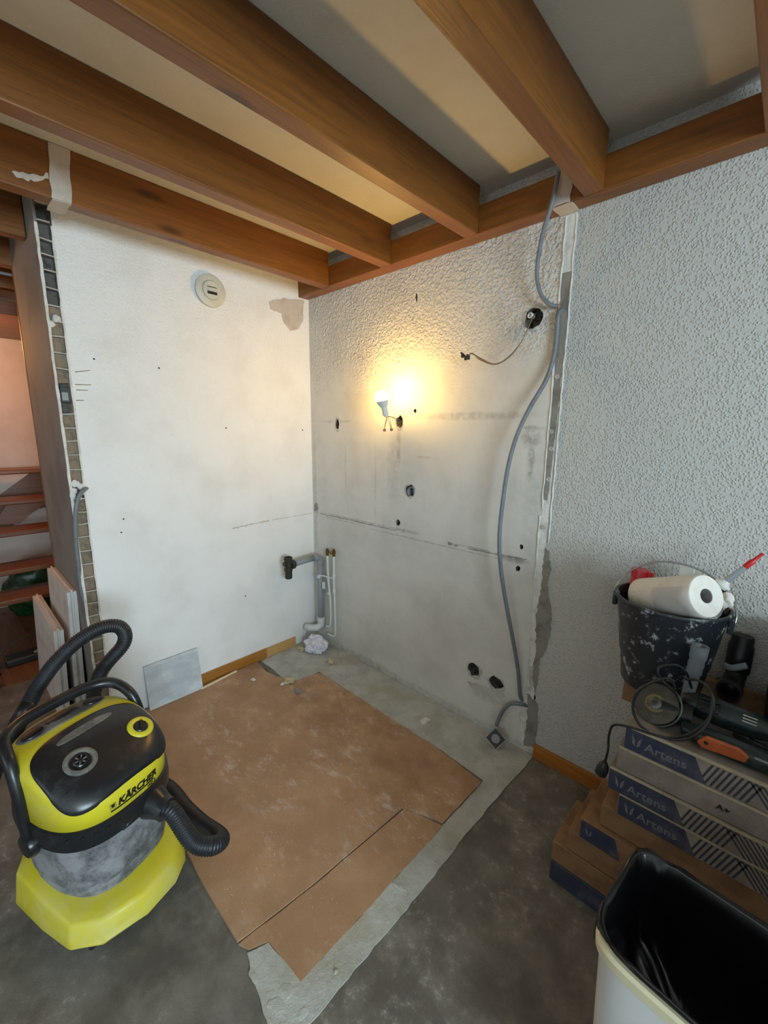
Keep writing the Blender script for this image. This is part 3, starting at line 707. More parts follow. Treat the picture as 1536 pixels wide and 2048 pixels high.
def small_floor_things():
    # tile leaning on the left wall
    t = empty('floor_tile', (.05, -1.03, .0095), 'grey marbled tile leaning on the left wall above the brown floor', 'tile')
    bm = bmesh.new()
    lean = Vector((-.040, 0, .244)).normalized(); n = Vector((lean.z, 0, -lean.x))
    yv = Vector((0, 1, 0))
    o = Vector((.0, .008, 0))
    obj('tile_face', rbox(o+lean*.124+n*.004, (.29, .246, .008), (yv, lean, n)), 'tile', t, bevel=.001)
    obj('tile_rim', rbox(o+lean*.002+n*.0045, (.2905, .004, .009), (yv, lean, n)), 'tile_e', t)
    # white stick
    o = obj('wooden_strip', rbox((.045, -.77, .0135), (.012, .24, .008), (Vector((1, .12, 0)).normalized(), Vector((-.12, 1, 0)).normalized(), (0, 0, 1))), 'raw2', bevel=.001)
    tag(o, 'thin pale wooden strip on the floor against the left skirting', 'strip')
    # rubble: one at a time
    spots = [(601, 1300, .022, 'square chip of pale mortar nearest the left skirting in the bare corner'), (625, 1303, .02, 'broken white chip just in front of the white cloth'),
             (661, 1325, .024, 'yellowish chip of mortar to the right in front of the white cloth'), (579, 1366, .026, 'pale mortar chip at the notch of the brown board'),
             (565, 1371, .011, 'small white crumb left of the mortar chip at the notch'), (506, 1362, .012, 'little round pebble of plaster alone on the brown board'), (850, 1442, .026, 'flat white splash of plaster on the strip by the right wall'), (596, 1385, .02, 'grey crumb of concrete below the chip at the notch')]
    for i, (px, py, s, lab) in enumerate(spots):
        q = W(px, py, 2, .006)
        bm = rbox((0, 0, 0), (s*2, s*1.4, s*.7), None); bmesh.ops.subdivide_edges(bm, edges=bm.edges, cuts=2, use_grid_fill=True)
        for v in bm.verts: v.co += Vector([noise.noise(v.co*90+Vector((i*5, k*3, 0)))*s*.28 for k in range(3)])
        if i == 6:
            for v in bm.verts: v.co.z *= .25
        o = obj('mortar_chip', bm, 'chip' if i in (0, 2, 3) else ('cement' if i == 7 else 'plaster_w'))
        zf = .0035 if i in (0, 1, 2, 6) else .0095
        mz = min(v.co.z for v in o.data.vertices)
        o.location = (q.x, q.y, zf-mz); o.rotation_euler.z = i*1.3
        tag(o, lab, 'rubble')
MT['raw2'] = plain('pale_wood', 'e2d3b0', .6); MT['chip'] = plain('mortar', 'c6b994', .9, col2='a9a08a', scale=40)
small_floor_things()

# ------------------------------------------------------------------ left background: hall and stairs
def hall():
    st = empty('staircase', (-1.2, -1.5, 0), 'open wooden staircase with reddish treads in the hall at the far left', 'stairs')
    o = Vector(st.location)
    for k in range(5):
        x = -1.15-.2*k; z = .42+.19*k
        zz = [W(50, 1196, 0, x).z, W(50, 1137, 0, x).z, W(50, 1062, 0, x).z, W(50, 1000, 0, x).z, W(50, 940, 0, x).z][k]
        obj('tread', box(Vector((x-.26, -2.5, zz-.03))-o, Vector((x, -1.0, zz+.005))-o), 'stair', st, bevel=.008)
    poly = [tuple(W(a, b, 0, -2.27).yz) for a, b in ((-60, 1050), (0, 990), (95, 920), (108, 1010), (60, 1020), (20, 1055), (0, 1062))]
    obj('stringer', prism(poly, 0, .03, lambda a, b, h: Vector((-2.28+h, a, b))-o), 'stair', st)
    obj('winder', prism([tuple(W(a, b, 0, -1.9).yz) for a, b in ((22, 998), (95, 1000), (95, 1006), (60, 1030), (40, 1048), (2, 1050), (-4, 1038))], 0, .03, lambda a, b, h: Vector((-1.95+h, a, b))-o), 'stair', st)
    tag(obj('stair_header', box((-2.3, -2.6, 2.22), (-1.3, -1.16, 2.30)), 'stair', bevel=.004), 'reddish wooden header board above the orange hall wall', 'beam')
    # two heating pipes under the hall ceiling
    for z in (2.40, 2.36):
        tag(obj('hall_pipe', tube([(-.9, -2.6, z), (-.9, -1.0, z)], .008, 8, smooth=False), 'grey_pl'), 'upper thin pale pipe crossing above the hall doorway' if z > 2.39 else 'lower thin pale pipe crossing above the hall doorway', 'pipe')
    # green bag under the stairs
    bm = bmesh.new(); bmesh.ops.create_icosphere(bm, subdivisions=4, radius=1)
    for v in bm.verts:
        c = v.co.copy(); n = 1+.25*noise.noise(c*2)-.18*abs(noise.noise(Vector((c.x*7, c.y*7, c.z*2))))
        v.co = Vector((c.x*.20*n, c.y*.21*n, max(-.28, c.z*.30*n)))
    g = obj('rubbish_sack', bm, 'green_bag', smooth=True); g.location = W(66, 1165, 0, -2.0)-Vector((0, 0, .06)); g.scale = (.8, .9, .75); tag(g, 'green plastic sack under the staircase in the hall', 'bag')
    bm = lump((0, 0, 0), (.05, .15, .03), 3, 3); p_ = obj('paper_bundle', bm, 'card_l', smooth=True); p_.location = g.location+Vector((.02, .08, .25)); tag(p_, 'crumpled beige paper lying on top of the green sack', 'paper')
    # adapter with cable
    a = empty('power_adapter', (-1.10, -1.56, .006), 'black power adapter with a white button on the hall floor', 'adapter')
    obj('adapter_body', box((-.06, -.10, 0), (.06, .10, .045)), 'tool_bk', a, bevel=.008)
    obj('button', lathe([(0, 0), (.016, 0), (.014, .005), (0, .005)], (.02, .06, .045), seg=16), 'cream', a)
    obj('cord', tube([(0, .09, .03), (-.02, .11, .12), (-.03, .02, .15), (-.02, -.09, .10), (.01, -.15, .03), (.05, -.17, .008)], .004, 6), 'cable_bk', a, smooth=True)
    b2 = lump((0, 0, 0), (.15, .19, .07), 8, 4, .3); 
    for v in b2.verts: v.co.z = max(v.co.z, -.05)
    bb = obj('cloth_bundle', b2, 'tool_bk', smooth=True); bb.location = (-.84, -1.90, .057); tag(bb, 'dark bundle on the hall floor in front of the power adapter', 'bundle')
    # plaster blocks leaning on the partition
    def block(x0, x1, y0, h, lean, label):
        T = .042
        up = Vector((0, lean, 1)).normalized(); n = Vector((0, -1, lean)).normalized(); X = Vector((1, 0, 0))
        t = empty('plaster_block', (x0, y0, .001), label, 'block', 'plaster blocks against the partition')
        # cross section across thickness (n) with tongue and groove on the end face (facing +x)
        prof = [(0, 0), (0, T), (-.0, T)]
        bm = bmesh.new()
        sec = [(x1-x0, 0), (0, 0), (0, T), (x1-x0, T), (x1-x0, T*.66), (x1-x0-.010, T*.60), (x1-x0-.010, T*.40), (x1-x0, T*.34)]
        A = [bm.verts.new(X*a-n*b) for a, b in sec]; B = [bm.verts.new(X*a-n*b+up*h) for a, b in sec]
        bm.faces.new(A); bm.faces.new(B[::-1])
        for i in range(8): bm.faces.new((A[i], B[i], B[(i+1) % 8], A[(i+1) % 8]))
        obj('block_body', bm, 'block', t, bevel=.0015)
        obj('tongue', prism([(0, .002), (x1-x0, .002), (x1-x0, -.010), (0, -.010)], T*.40, T*.60, lambda a, b, hh: X*a-n*hh+up*(h-b)), 'block', t, bevel=.002)
        return t
    block(-.72, -.17, -1.449, .70, .035, 'taller white plaster block standing against the partition')
    block(-.86, -.19, -1.520, .505, .045, 'shorter white plaster block leaning in front of the taller one')
MT['card_l'] = plain('beige_paper', 'b5a48c', .8, col2='d2c6b2', scale=30)
hall()

# ------------------------------------------------------------------ vacuum cleaner
def vacuum():
    ang = math.atan2(-.333, .943)     # local +y is the front; world front = (.943,.333)
    V = empty('vacuum_cleaner', (.87, -1.57, 0), 'yellow and black wet and dry vacuum cleaner at the lower left', 'vacuum cleaner')
    # local axes: X = viewer's right (u), Y = toward the front... u x v must be right handed: use X = v (front), Y = u
    V.rotation_euler.z = math.atan2(.333, .943)
    L = lambda u, v, z: Vector((v, u, z))
    def ring(a, b, n=64, e=2.6, v0=0.):
        out = []
        for i in range(n):
            t = 2*math.pi*i/n; c, s = math.cos(t), math.sin(t)
            out.append((a*math.copysign(abs(c)**(2/e), c), v0+b*math.copysign(abs(s)**(2/e), s)))
        return out
    def loft(secs, name, mat, parent=V, cap0=True, cap1=True, auto=35, n=64):
        bm = bmesh.new(); R = []
        for (a, b, z, e, v0) in secs: R.append([bm.verts.new(L(u, v, z)) for u, v in ring(a, b, n, e, v0)])
        for A, B in zip(R, R[1:]):
            for j in range(n): bm.faces.new((A[j], A[(j+1) % n], B[(j+1) % n], B[j]))
        if cap0: bm.faces.new(R[0])
        if cap1: bm.faces.new(R[-1])
        return obj(name, bm, mat, parent, auto=auto)
    # --- tray
    foot = [(-.205, .165), (-.155, .235), (-.05, .282), (.05, .282), (.115, .25), (.185, .165), (.205, .05), (.205, -.12), (.15, -.19), (-.14, -.19), (-.2, -.12), (-.208, .04)]
    def scale(p, s, dv=0): return [(u*s, (v-.03)*s+.03+dv) for u, v in p]
    bm = bmesh.new()
    hs = [(foot, .052), (scale(foot, 1.01), .06), (scale(foot, .995), .085)]
    def topz(u, v): return .12+.045*max(0, min(1, (.10-v)/.12))   # sides stand higher than the front
    rings = [[bm.verts.new(L(u, v, z)) for u, v in P] for P, z in hs]
    rings.append([bm.verts.new(L(u, v, topz(u, v))) for u, v in scale(foot, .955)])
    rings.append([bm.verts.new(L(u, v, topz(u, v)+.006)) for u, v in scale(foot, .91)])
    rings.append([bm.verts.new(L(u, v, topz(u, v)+.012)) for u, v in scale(foot, .80)])
    n = len(foot)
    for A, B in zip(rings, rings[1:]):
        for j in range(n): bm.faces.new((A[j], A[(j+1) % n], B[(j+1) % n], B[j]))
    bm.faces.new(rings[0]); bm.faces.new(rings[-1])
    obj('base_tray', bm, 'v_yel_t', V, bevel=.010, bseg=3, smooth=True)
    for u, v in ((-.15, .17), (.14, .19), (.16, -.15), (-.16, -.14)):
        c = obj('castor', lathe([(0, -.012), (.02, -.012), (.0225, -.008), (.0225, .008), (.02, .012), (0, .012)], L(u, v, .0235), L(1, .3, 0), 18), 'v_blk', V, auto=40)
        obj('castor_fork', rbox(L(u, v, .045), (.022, .03, .018)), 'v_blk', c, bevel=.004)
    # --- tank
    secs = []
    for z, k in ((.085, .90), (.135, .905), (.150, .90), (.154, .925), (.166, .935), (.172, .915), (.180, .915), (.186, .945), (.198, .95), (.206, .94), (.27, .965), (.345, .985)):
        secs.append((.178*k, .198*k, z, 2.7, .01))
    loft(secs, 'tank', 'v_tank')
    # --- collar (black) between tank and head
    loft([(.180, .200, .332, 2.7, .01), (.187, .206, .336, 2.7, .01), (.190, .210, .362, 2.7, .008), (.188, .210, .396, 2.7, .006), (.181, .203, .400, 2.7, .005)], 'collar', 'v_blk')
    # --- head: side wall and crowned top
    HA, HB, HV = .182, .205, .005
    def rimz(u, v): 
        t = max(0, min(1, (v+.05)/.25)); t = t*t*(3-2*t)
        return .535-.095*t-.012*max(0, (abs(u)-.12)/.06)
    def topsurf(u, v):
        t = max(0, min(1, (v+.06)/.27))
        return .582-.026*(t)-.088*t*t*1.0-.9*u*u*.55-.10*max(0, -.1-v)
    def zt(u, v):
        # radial fraction
        k = (abs(u/HA)**2.7+abs((v-HV)/HB)**2.7)**(1/2.7)
        z = topsurf(u, v)
        if k > .86: 
            q = (k-.86)/.14; z -= .018*q*q
        return z
    bm = bmesh.new(); N = 96; base = ring(HA, HB, N, 2.7, HV)
    ks = [1.0, .985, .95, .9, .84, .75, .64, .52, .4, .28, .15]
    R = [[bm.verts.new(L(u*1.0, v, .374)) for u, v in base]]
    for k in ks:
        row = []
        for u, v in base:
            uu, vv = u*k, HV+(v-HV)*k; row.append(bm.verts.new(L(uu, vv, zt(uu, vv)-(.006 if k == 1.0 else 0))))
        R.append(row)
    c = bm.verts.new(L(0, HV, zt(0, HV)))
    for A, B in zip(R, R[1:]):
        for j in range(N): bm.faces.new((A[j], A[(j+1) % N], B[(j+1) % N], B[j]))
    for j in range(N): bm.faces.new((R[-1][j], R[-1][(j+1) % N], c))
    bm.faces.new(R[0][::-1])
    obj('head_shell', bm, 'v_yel', V, smooth=True)
    # overlay plates that follow the crown: rings of a superellipse laid on it
    def plate(name, cu, cv, a, b, e, mat, off, par=V, n=72, dv=lambda u: 0):
        bm = bmesh.new(); R = []
        for k, h in ((1.0, -.004), (1.0, off*.5), (.985, off*.9), (.95, off), (.85, off), (.7, off), (.5, off), (.3, off), (.12, off)):
            row = []
            for i in range(n):
                t = 2*math.pi*i/n; c_, s_ = math.cos(t), math.sin(t)
                u = cu+k*a*math.copysign(abs(c_)**(2/e), c_); v = cv+k*b*math.copysign(abs(s_)**(2/e), s_)+dv(u)
                row.append(bm.verts.new(L(u, v, zt(u, v)+h)))
            R.append(row)
        for A, B in zip(R, R[1:]):
            for j in range(n): bm.faces.new((A[j], A[(j+1) % n], B[(j+1) % n], B[j]))
        bm.faces.new(R[-1])
        return obj(name, bm, mat, par, auto=50)
    plate('front_panel', 0, .076, .170, .124, 3.2, 'v_blk', .005)
    plate('panel_inset', 0, -.004, .085, .014, 2.6, 'v_gry', .0065)
    plate('storage_recess', 0, -.120, .130, .040, 3, 'v_gry', .005)
    for s in (-1, 1): plate('storage_clip', s*.092, -.112, .030, .022, 2.2, 'v_blk', .011, n=32)
    plate('recess_hollow', 0, -.124, .05, .018, 2.4, 'v_blk', .007, n=40)
    def normal(u, v):
        e = .004; dzu = (topsurf(u+e, v)-topsurf(u-e, v))/(2*e); dzv = (topsurf(u, v+e)-topsurf(u, v-e))/(2*e)
        return (L(-dzu, -dzv, 1)).normalized()
    # blow port
    u, v = -.072, .085; nn = normal(u, v); o = L(u, v, zt(u, v))
    pt = obj('blow_port', lathe([(.044, .001), (.044, .006), (.038, .010), (.032, .010), (.028, .004), (.028, .002), (0, .002)], o, nn, 32), 'v_gry', V, auto=40)
    obj('port_hub', lathe([(.019, .003), (.021, .010), (.018, .013), (.016, .013), (.015, .006), (.006, .006), (.006, .013), (0, .013)], o, nn, 24), 'v_blk', pt, auto=40)
    x, y, z = frame(nn)
    for k in range(6):
        a = k*math.pi/3; d = x*math.cos(a)+y*math.sin(a)
        obj('port_spoke', rbox(o+nn*.010+d*.011, (.010, .003, .005), (d, nn.cross(d), nn)), 'v_gry', pt)
    # knob with its yellow ring
    u, v = .112, .098; nn = normal(.09, v); o = L(u, v, zt(.1, v)+.002)
    kn = obj('switch_dial', lathe([(.022, .000), (.022, .005), (.019, .008), (0, .008)], o, nn, 28), 'v_blk', V, auto=40)
    x, y, z = frame(nn)
    obj('dial_grip', rbox(o+nn*.011, (.034, .009, .010), ((x+y).normalized(), nn.cross((x+y).normalized()), nn)), 'ink', kn, bevel=.003)
    obj('dial_ring', lathe([(.023, .000), (.023, .005), (.026, .007), (.037, .006), (.041, .001), (.041, -.008)], o, nn, 36), 'v_yel', V, auto=50)
    # band lettering follows the front of the head wall
    def wall(s, z, off=.0012):   # s = sideways position on the front, right positive
        k = max(0, 1-abs(s/HA)**2.7)**(1/2.7); v = HV+HB*k
        e = .002; k2 = max(0, 1-abs((s+e)/HA)**2.7)**(1/2.7); dv = (HB*k2-HB*k)/e
        nrm = L(-dv, 1, 0).normalized()
        return L(s, v, z)+nrm*off
    def on_wall(bm, s0, z0):
        bmesh.ops.subdivide_edges(bm, edges=[e for e in bm.edges if e.calc_length() > .008], cuts=5)
        for q in bm.verts: q.co = wall(s0+q.co.x, z0+q.co.y, .0012+q.co.z)
        return bm
    obj('brand_lettering', on_wall(text_bm('KÄRCHER', .029, .0012, .22, .0004, 1.0), -.052, .4215), 'ink', V)
    obj('underline_bar', on_wall(place(box((0, 0, -.0004), (.138, .0045, .0004)), (0, 0, 0), (1, 0, 0), (0, 1, 0), (0, 0, 1)), -.072, .413), 'ink', V)
    obj('model_lettering', on_wall(text_bm('WD 5', .0125, .0003, .15, .0004), .040, .4015), 'ink', V)
    em = obj('emblem', on_wall(box((0, 0, -.0003), (.018, .018, .0003)), -.074, .421), 'emb', V)
    obj('emblem_mark', on_wall(prism([(.004, .015), (.014, .015), (.013, .008), (.009, .003), (.005, .008)], 0, .0006, lambda a, b, h: (a, b, h)), -.074, .4215), 'ink', em)
    cow = [(-.05, .335), (-.005, .372), (.03, .386), (.08, .389), (.13, .394), (.168, .402), (.172, .335)]
    bm = bmesh.new(); G = []
    for i in range(30):
        q = -.05+.222*i/29
        zt_ = next(z0+(z1-z0)*(q-x0)/(x1-x0) for (x0, z0), (x1, z1) in zip(cow, cow[1:]) if x0-1e-6 <= q <= x1+1e-6)
        G.append([bm.verts.new(wall(q, .333+(zt_-.333)*k, h)) for k, h in ((0, -.004), (0, .007), (.6, .008), (.93, .005), (1, .0015), (1, -.004))])
    for A, B in zip(G, G[1:]):
        for j in range(5): bm.faces.new((A[j], B[j], B[j+1], A[j+1]))
    bm.faces.new(G[0]); bm.faces.new(G[-1])
    obj('inlet_cowl', bm, 'v_blk', V, auto=50)
    # latch block and ribs in the collar front, left of the inlet
    for k in range(5):
        s = -.155+k*.024
        obj('collar_rib', rbox(wall(s, .376, .005), (.018, .010, .012), (L(1, 0, 0), L(0, 1, 0), L(0, 0, 1))), 'v_blk', V, bevel=.003)
    # inlet socket and hose
    i0 = L(.055, .185, .335)
    d = L(.12, 1, -.22).normalized()
    obj('inlet_socket', lathe([(.052, -.03), (.05, .02), (.040, .045), (.036, .06), (.036, .075), (0, .075)], i0, d, 28), 'v_blk', V, auto=40)
    Wl = lambda x, y, z: V.matrix_basis.inverted() @ Vector((x, y, z))
    p0 = i0+d*.062; p1 = i0+d*.10
    inv = Matrix.Translation(V.location) @ Matrix.Rotation(V.rotation_euler.z, 4, 'Z'); inv = inv.inverted()
    def WL(px, py, axis, val): return inv @ W(px, py, axis, val)
    path = [p0, p1] + [inv @ Vector(q) for q in ((1.18, -1.385, .235), (1.215, -1.345, .21), (1.205, -1.305, .19), (1.15, -1.295, .165), (1.05, -1.305, .14), (.93, -1.315, .125), (.78, -1.33, .13), (.64, -1.43, .20), (.56, -1.50, .36), (.50, -1.455, .54), (.50, -1.355, .65), (.50, -1.36, .722), (.50, -1.42, .745), (.505, -1.50, .722), (.51, -1.575, .67), (.52, -1.64, .60), (.53, -1.68, .54))]
    obj('hose', corrugated(path, .0275, .0078, .0022, 16), 'v_hose', V, smooth=True)
    e = path[-1]; dd = (path[-1]-path[-2]).normalized()
    obj('hose_cuff', tube([e-dd*.02, e+dd*.02, e+dd*.09], .0285, 18, smooth=False), 'v_blk', V, smooth=True)
    obj('wand', tube([e+dd*.08, e+dd*.16, e+dd*.24+Vector((0, 0, -.03)), e+dd*.29+Vector((0, 0, -.10)), e+dd*.33+Vector((0, 0, -.20))], .024, 16), 'v_blk', V, smooth=True)
    # carrying handle
    hp = [L(s_*u, v, z) for s_, u, v, z in [(-1, *q) for q in ((.190, .0, .33), (.191, -.004, .42), (.189, -.014, .50), (.183, -.045, .575), (.163, -.108, .612), (.10, -.146, .622))]+[(1, 0, -.152, .624)]+[(1, *q) for q in ((.10, -.146, .622), (.163, -.108, .612), (.183, -.045, .575), (.189, -.014, .50), (.191, -.004, .42), (.190, .0, .33))]]
    obj('carry_handle', tube(hp, .0145, 14, rf=lambda l, t: .0135+.005*math.sin(math.pi*t)), 'v_blk', V, smooth=True)
    for s in (-1, 1):
        obj('handle_pivot', lathe([(0, -.01), (.036, -.01), (.038, 0), (.032, .012), (0, .014)], L(s*.190, .0, .325), L(s, 0, 0), 24), 'v_blk', V, auto=40)
vacuum()

# ------------------------------------------------------------------ right: stack of boxes and tools
BH = .0778
def tulip(bm, s):
    """small emblem of two petals, about s high"""
    for k in (-1, 1):
        prism([(.5*s+k*.05*s, 0), (.5*s+k*.28*s, .25*s), (.5*s+k*.36*s, s), (.5*s+k*.12*s, .62*s)], -.0004, .0004, lambda a, b, h: (a, b, h), bm)
    return bm
def boxes():
    F_ = -.508
    rows = [(0, 1.985, -.505, 'dark', 'lowest carton of the stack, resting on the floor beside the bin'),
            (1, 1.985, -.503, 'brown', 'second carton from the floor, its brown top sticking out at the left'),
            (2, 2.03, -.500, 'brown', 'third carton from the floor, under the one with a small blue end'),
            (3, 2.065, -.508, 'small', 'fourth carton from the floor, with a small blue patch at its left end'),
            (4, 2.115, -.492, 'brown', 'fifth carton from the floor, the plain brown one above the small blue patch'),
            (5, 2.158, -.500, 'text', 'carton with the lowest of the three readable brand bands, fourth from the top'),
            (6, 2.126, -.508, 'text', 'third carton from the top, brand band under a cream edge'),
            (7, 2.142, -.506, 'aplus', 'pale carton under the topmost, marked with a small letter A'),
            (8, 2.154, -.508, 'text', 'topmost carton of the front stack, under the power tools')]
    for i, x, y, kind, lab in rows:
        z = i*BH
        t = empty('flooring_carton', (x, y, z+.0005), lab, 'box', 'long cartons of flooring in the front stack')
        body = bmesh.new(); w = 1.25
        h = BH-.0015
        m = {'dark': 'band', 'brown': 'cart', 'small': 'cart', 'text': 'cart_l', 'aplus': 'cart_l'}[kind]
        obj('carton_body', box((0, 0, 0), (w, .228, h)), m, t, bevel=.0025)
        f = lambda a, b, hh: (a, -hh, b)
        if kind == 'text':
            obj('printed_band', prism([(.002, .002), (.195, .002), (.165, h-.010), (.002, h-.010)], 0, .0008, f), 'band', t)
            obj('cream_edge', box((.002, -.0007, h-.009), (w-.01, 0, h-.002)), 'cream', t)
            hm = bmesh.new()
            for k in range(26):
                a = .178+k*.012
                s = 1 if (k//9) % 2 == 0 else -1
                x0_, x1_ = (a-.012, a+.022) if s > 0 else (a+.022, a-.012)
                prism([(x0_+.012, .004), (x0_+.017, .004), (x1_+.005, h-.012), (x1_, h-.012)], 0, .0007, f, hm)
            tag(obj('printed_hatching', hm, 'hatch', t), kind='stuff')
            tb = text_bm('Artens', .036, .0004, 0, .0004, 1.0); tulip_bm = tulip(bmesh.new(), .034)
            obj('brand_lettering', place(tb, (.052, -.0014, .020), (1, 0, 0), (0, 0, 1), (0, -1, 0)), 'band_txt', t)
            obj('brand_emblem', place(tulip_bm, (.014, -.0014, .018), (1, 0, 0), (0, 0, 1), (0, -1, 0)), 'band_txt', t)
        if kind == 'small':
            obj('printed_band', prism([(.002, .006), (.12, .006), (.10, h-.006), (.002, h-.006)], 0, .0008, f), 'band', t)
            obj('brand_emblem', place(tulip(bmesh.new(), .026), (.014, -.0014, .026), (1, 0, 0), (0, 0, 1), (0, -1, 0)), 'band_txt', t)
        if kind == 'aplus':
            obj('grade_mark', place(text_bm('A+', .022, .0004, 0, .0004), (.235, -.001, .026), (1, 0, 0), (0, 0, 1), (0, -1, 0)), 'ink', t)
            obj('cream_edge', box((.002, -.0007, h-.008), (w-.01, 0, h-.002)), 'cream', t)
        if kind == 'brown':
            obj('tape_end', box((-.0007, .06, .004), (.0, .17, h-.004)), 'cart_l', t)
    # the row behind, against the wall
    rnd = random.Random(4)
    for i in range(9):
        x = 2.09+rnd.uniform(0, .05) if i < 8 else 2.085
        t = empty('flooring_carton', (x, -.262, i*BH+.0005), 'brown carton of the back stack against the wall, '+('lowest', 'second from the floor', 'third from the floor', 'fourth from the floor', 'in the middle', 'fourth from the top', 'third from the top', 'second from the top', 'topmost, under the bucket')[i], 'box', 'cartons in the back stack against the wall')
        obj('carton_body', box((0, 0, 0), (1.25, .228, BH-.0015)), 'cart', t, bevel=.0025)
        obj('tape_end', box((-.0007, .06, .004), (.0, .17, BH-.006)), 'cart_l', t)
boxes()
TOP = 9*BH

def bucket():
    B = empty('bucket', (2.175, -.200, TOP), 'black plaster-stained bucket full of things on top of the carton stack', 'bucket')
    obj('bucket_body', lathe([(0, .003), (.110, .003), (.112, .0), (.114, .004), (.124, .10), (.128, .102), (.152, .285), (.158, .288), (.160, .294), (.158, .300), (.152, .300), (.149, .29), (.126, .11), (.110, .008), (0, .008)], seg=48), 'buck', B, auto=40)
    for s in (-1, 1):
        obj('ear', rbox((s*.158, 0, .262), (.016, .040, .050)), 'buck', B, bevel=.005)
    obj('wire_handle', tube([(-.166, 0, .268), (-.164, .015, .30), (-.135, .050, .350), (-.07, .070, .392), (0, .075, .402), (.08, .070, .385), (.14, .048, .34), (.164, .014, .298), (.166, 0, .268)], .003, 8), 'wire', B, smooth=True)
    # roll of paper, lying across the rim
    e = W(1413, 1192, 1, -.285); s = Vector((2.09, -.165, .972))
    d = (e-s).normalized(); Ln = (e-s).length
    r = empty('paper_roll', tuple(s), 'white paper roll in torn film sticking out of the black bucket', 'paper roll')
    obj('paper', lathe([(.022, .0), (.059, .0), (.063, .004), (.063, Ln-.004), (.060, Ln), (.022, Ln), (.022, 0.)], (0, 0, 0), d, 40), 'paper', r, auto=40)
    obj('core', lathe([(.0225, .001), (.0225, Ln-.001), (.0205, Ln-.001), (.0205, Ln*.6), (0, Ln*.6)], (0, 0, 0), d, 24), 'core', r, auto=40)
    x, y, z = frame(d); bm = bmesh.new(); rows = []
    for i in range(14):
        row = []
        for j in range(22):
            a = math.radians(150+j*9); k = i/13
            q = d*(Ln*(.45+.56*k))+(x*math.cos(a)+y*math.sin(a))*(.0645+.006*abs(noise.noise(Vector((i*.35, j*.3, 2)))))
            row.append(bm.verts.new(q))
        rows.append(row)
    for A, C in zip(rows, rows[1:]):
        for j in range(21): bm.faces.new((A[j], A[j+1], C[j+1], C[j]))
    obj('plastic_film', bm, 'film', r, smooth=True)
    # spray can
    c = W(1279, 1150, 1, -.13); c.z -= .04
    s_ = empty('spray_can', (c.x, c.y, TOP+.010), 'spray can with a red cap standing in the bucket behind the paper roll', 'can')
    hz = c.z-TOP-.010
    obj('can_body', lathe([(0, 0), (.027, 0), (.027, hz), (.024, hz+.008), (0, hz+.008)], seg=28), 'gold', s_, auto=40)
    cp_ = obj('red_cap', lathe([(0, hz+.006), (.0275, hz+.006), (.0275, hz+.018), (.0255, hz+.022), (.0275, hz+.058), (.026, hz+.062), (0, hz+.062)], seg=28), 'red', s_, auto=40)
    obj('cap_nozzle', rbox((.034, -.006, hz+.050), (.020, .012, .018)), 'red', cp_, bevel=.003)
    # sealant cartridge
    tip = W(1526, 1107, 1, -.13); mid = W(1492, 1130, 1, -.13); low = W(1452, 1163, 1, -.13)
    d = (tip-low).normalized()
    g = empty('sealant_cartridge', tuple(low), 'sealant cartridge with a clear nozzle and red tip leaning out of the bucket', 'cartridge')
    a = (mid-low).dot(d); Lt = (tip-low).length
    obj('cartridge_tube', lathe([(0, -.16), (.024, -.16), (.024, -.018), (0, -.018)], (0, 0, 0), d, 24), 'tool_bk', g, auto=40)
    obj('cartridge_shoulder', lathe([(.0245, -.020), (.0245, -.012), (.014, -.004), (.010, .004), (.0, .004)], (0, 0, 0), d, 24), 'white_pl', g, auto=40)
    obj('nozzle', lathe([(.010, .0), (.0065, a), (0, a)], (0, 0, 0), d, 18), 'frost', g, auto=60)
    obj('nozzle_tip', lathe([(0, a-.006), (.0085, a-.006), (.0085, a+.020), (.0055, a+.024), (.004, Lt), (0, Lt)], (0, 0, 0), d, 14), 'red', g, auto=40)
    # folded card
    q = W(1374, 1140, 1, -.09)
    o = obj('folded_card', rbox((0, 0, 0), (.045, .006, .18), (Vector((1, -.2, .1)).normalized(), Vector((.2, 1, 0)).normalized(), (0, 0, 1))), 'white_pl', bevel=.002)
    o.location = (q.x, q.y, q.z-.075); tag(o, 'white folded card standing in the bucket behind the paper roll', 'card')
    q = W(1449, 1200, 1, -.2)
    o = obj('crumpled_tissue', lump((0, 0, 0), (.018, .02, .022), 5, 3, .5), 'paper', smooth=True); o.location = (q.x+.005, q.y, q.z); tag(o, 'small white scrap of tissue at the right inside of the bucket', 'paper')
    # clear tube standing in front of the bucket
    b = W(1374, 1372, 1, -.345); b.z = TOP; tp = W(1383, 1288, 1, -.345)
    h = tp.z-TOP
    t = empty('plastic_tube', (b.x, b.y, TOP), 'clear ribbed plastic tube standing in front of the bucket', 'tube')
    t.rotation_euler = (math.radians(-2), math.radians(4), 0)
    obj('tube_body', lathe([(0, 0), (.016, 0), (.0165, h*.62), (.0, h*.62)], seg=22), 'frost', t, auto=40)
    obj('tube_cap', lathe([(.0165, h*.60), (.020, h*.63), (.0185, h*.70), (.0205, h*.74), (.0185, h*.80), (.0215, h*.84), (.0215, h), (.012, h), (.010, h-.012), (0, h-.012)], seg=22), 'frost', t, auto=40)
bucket()

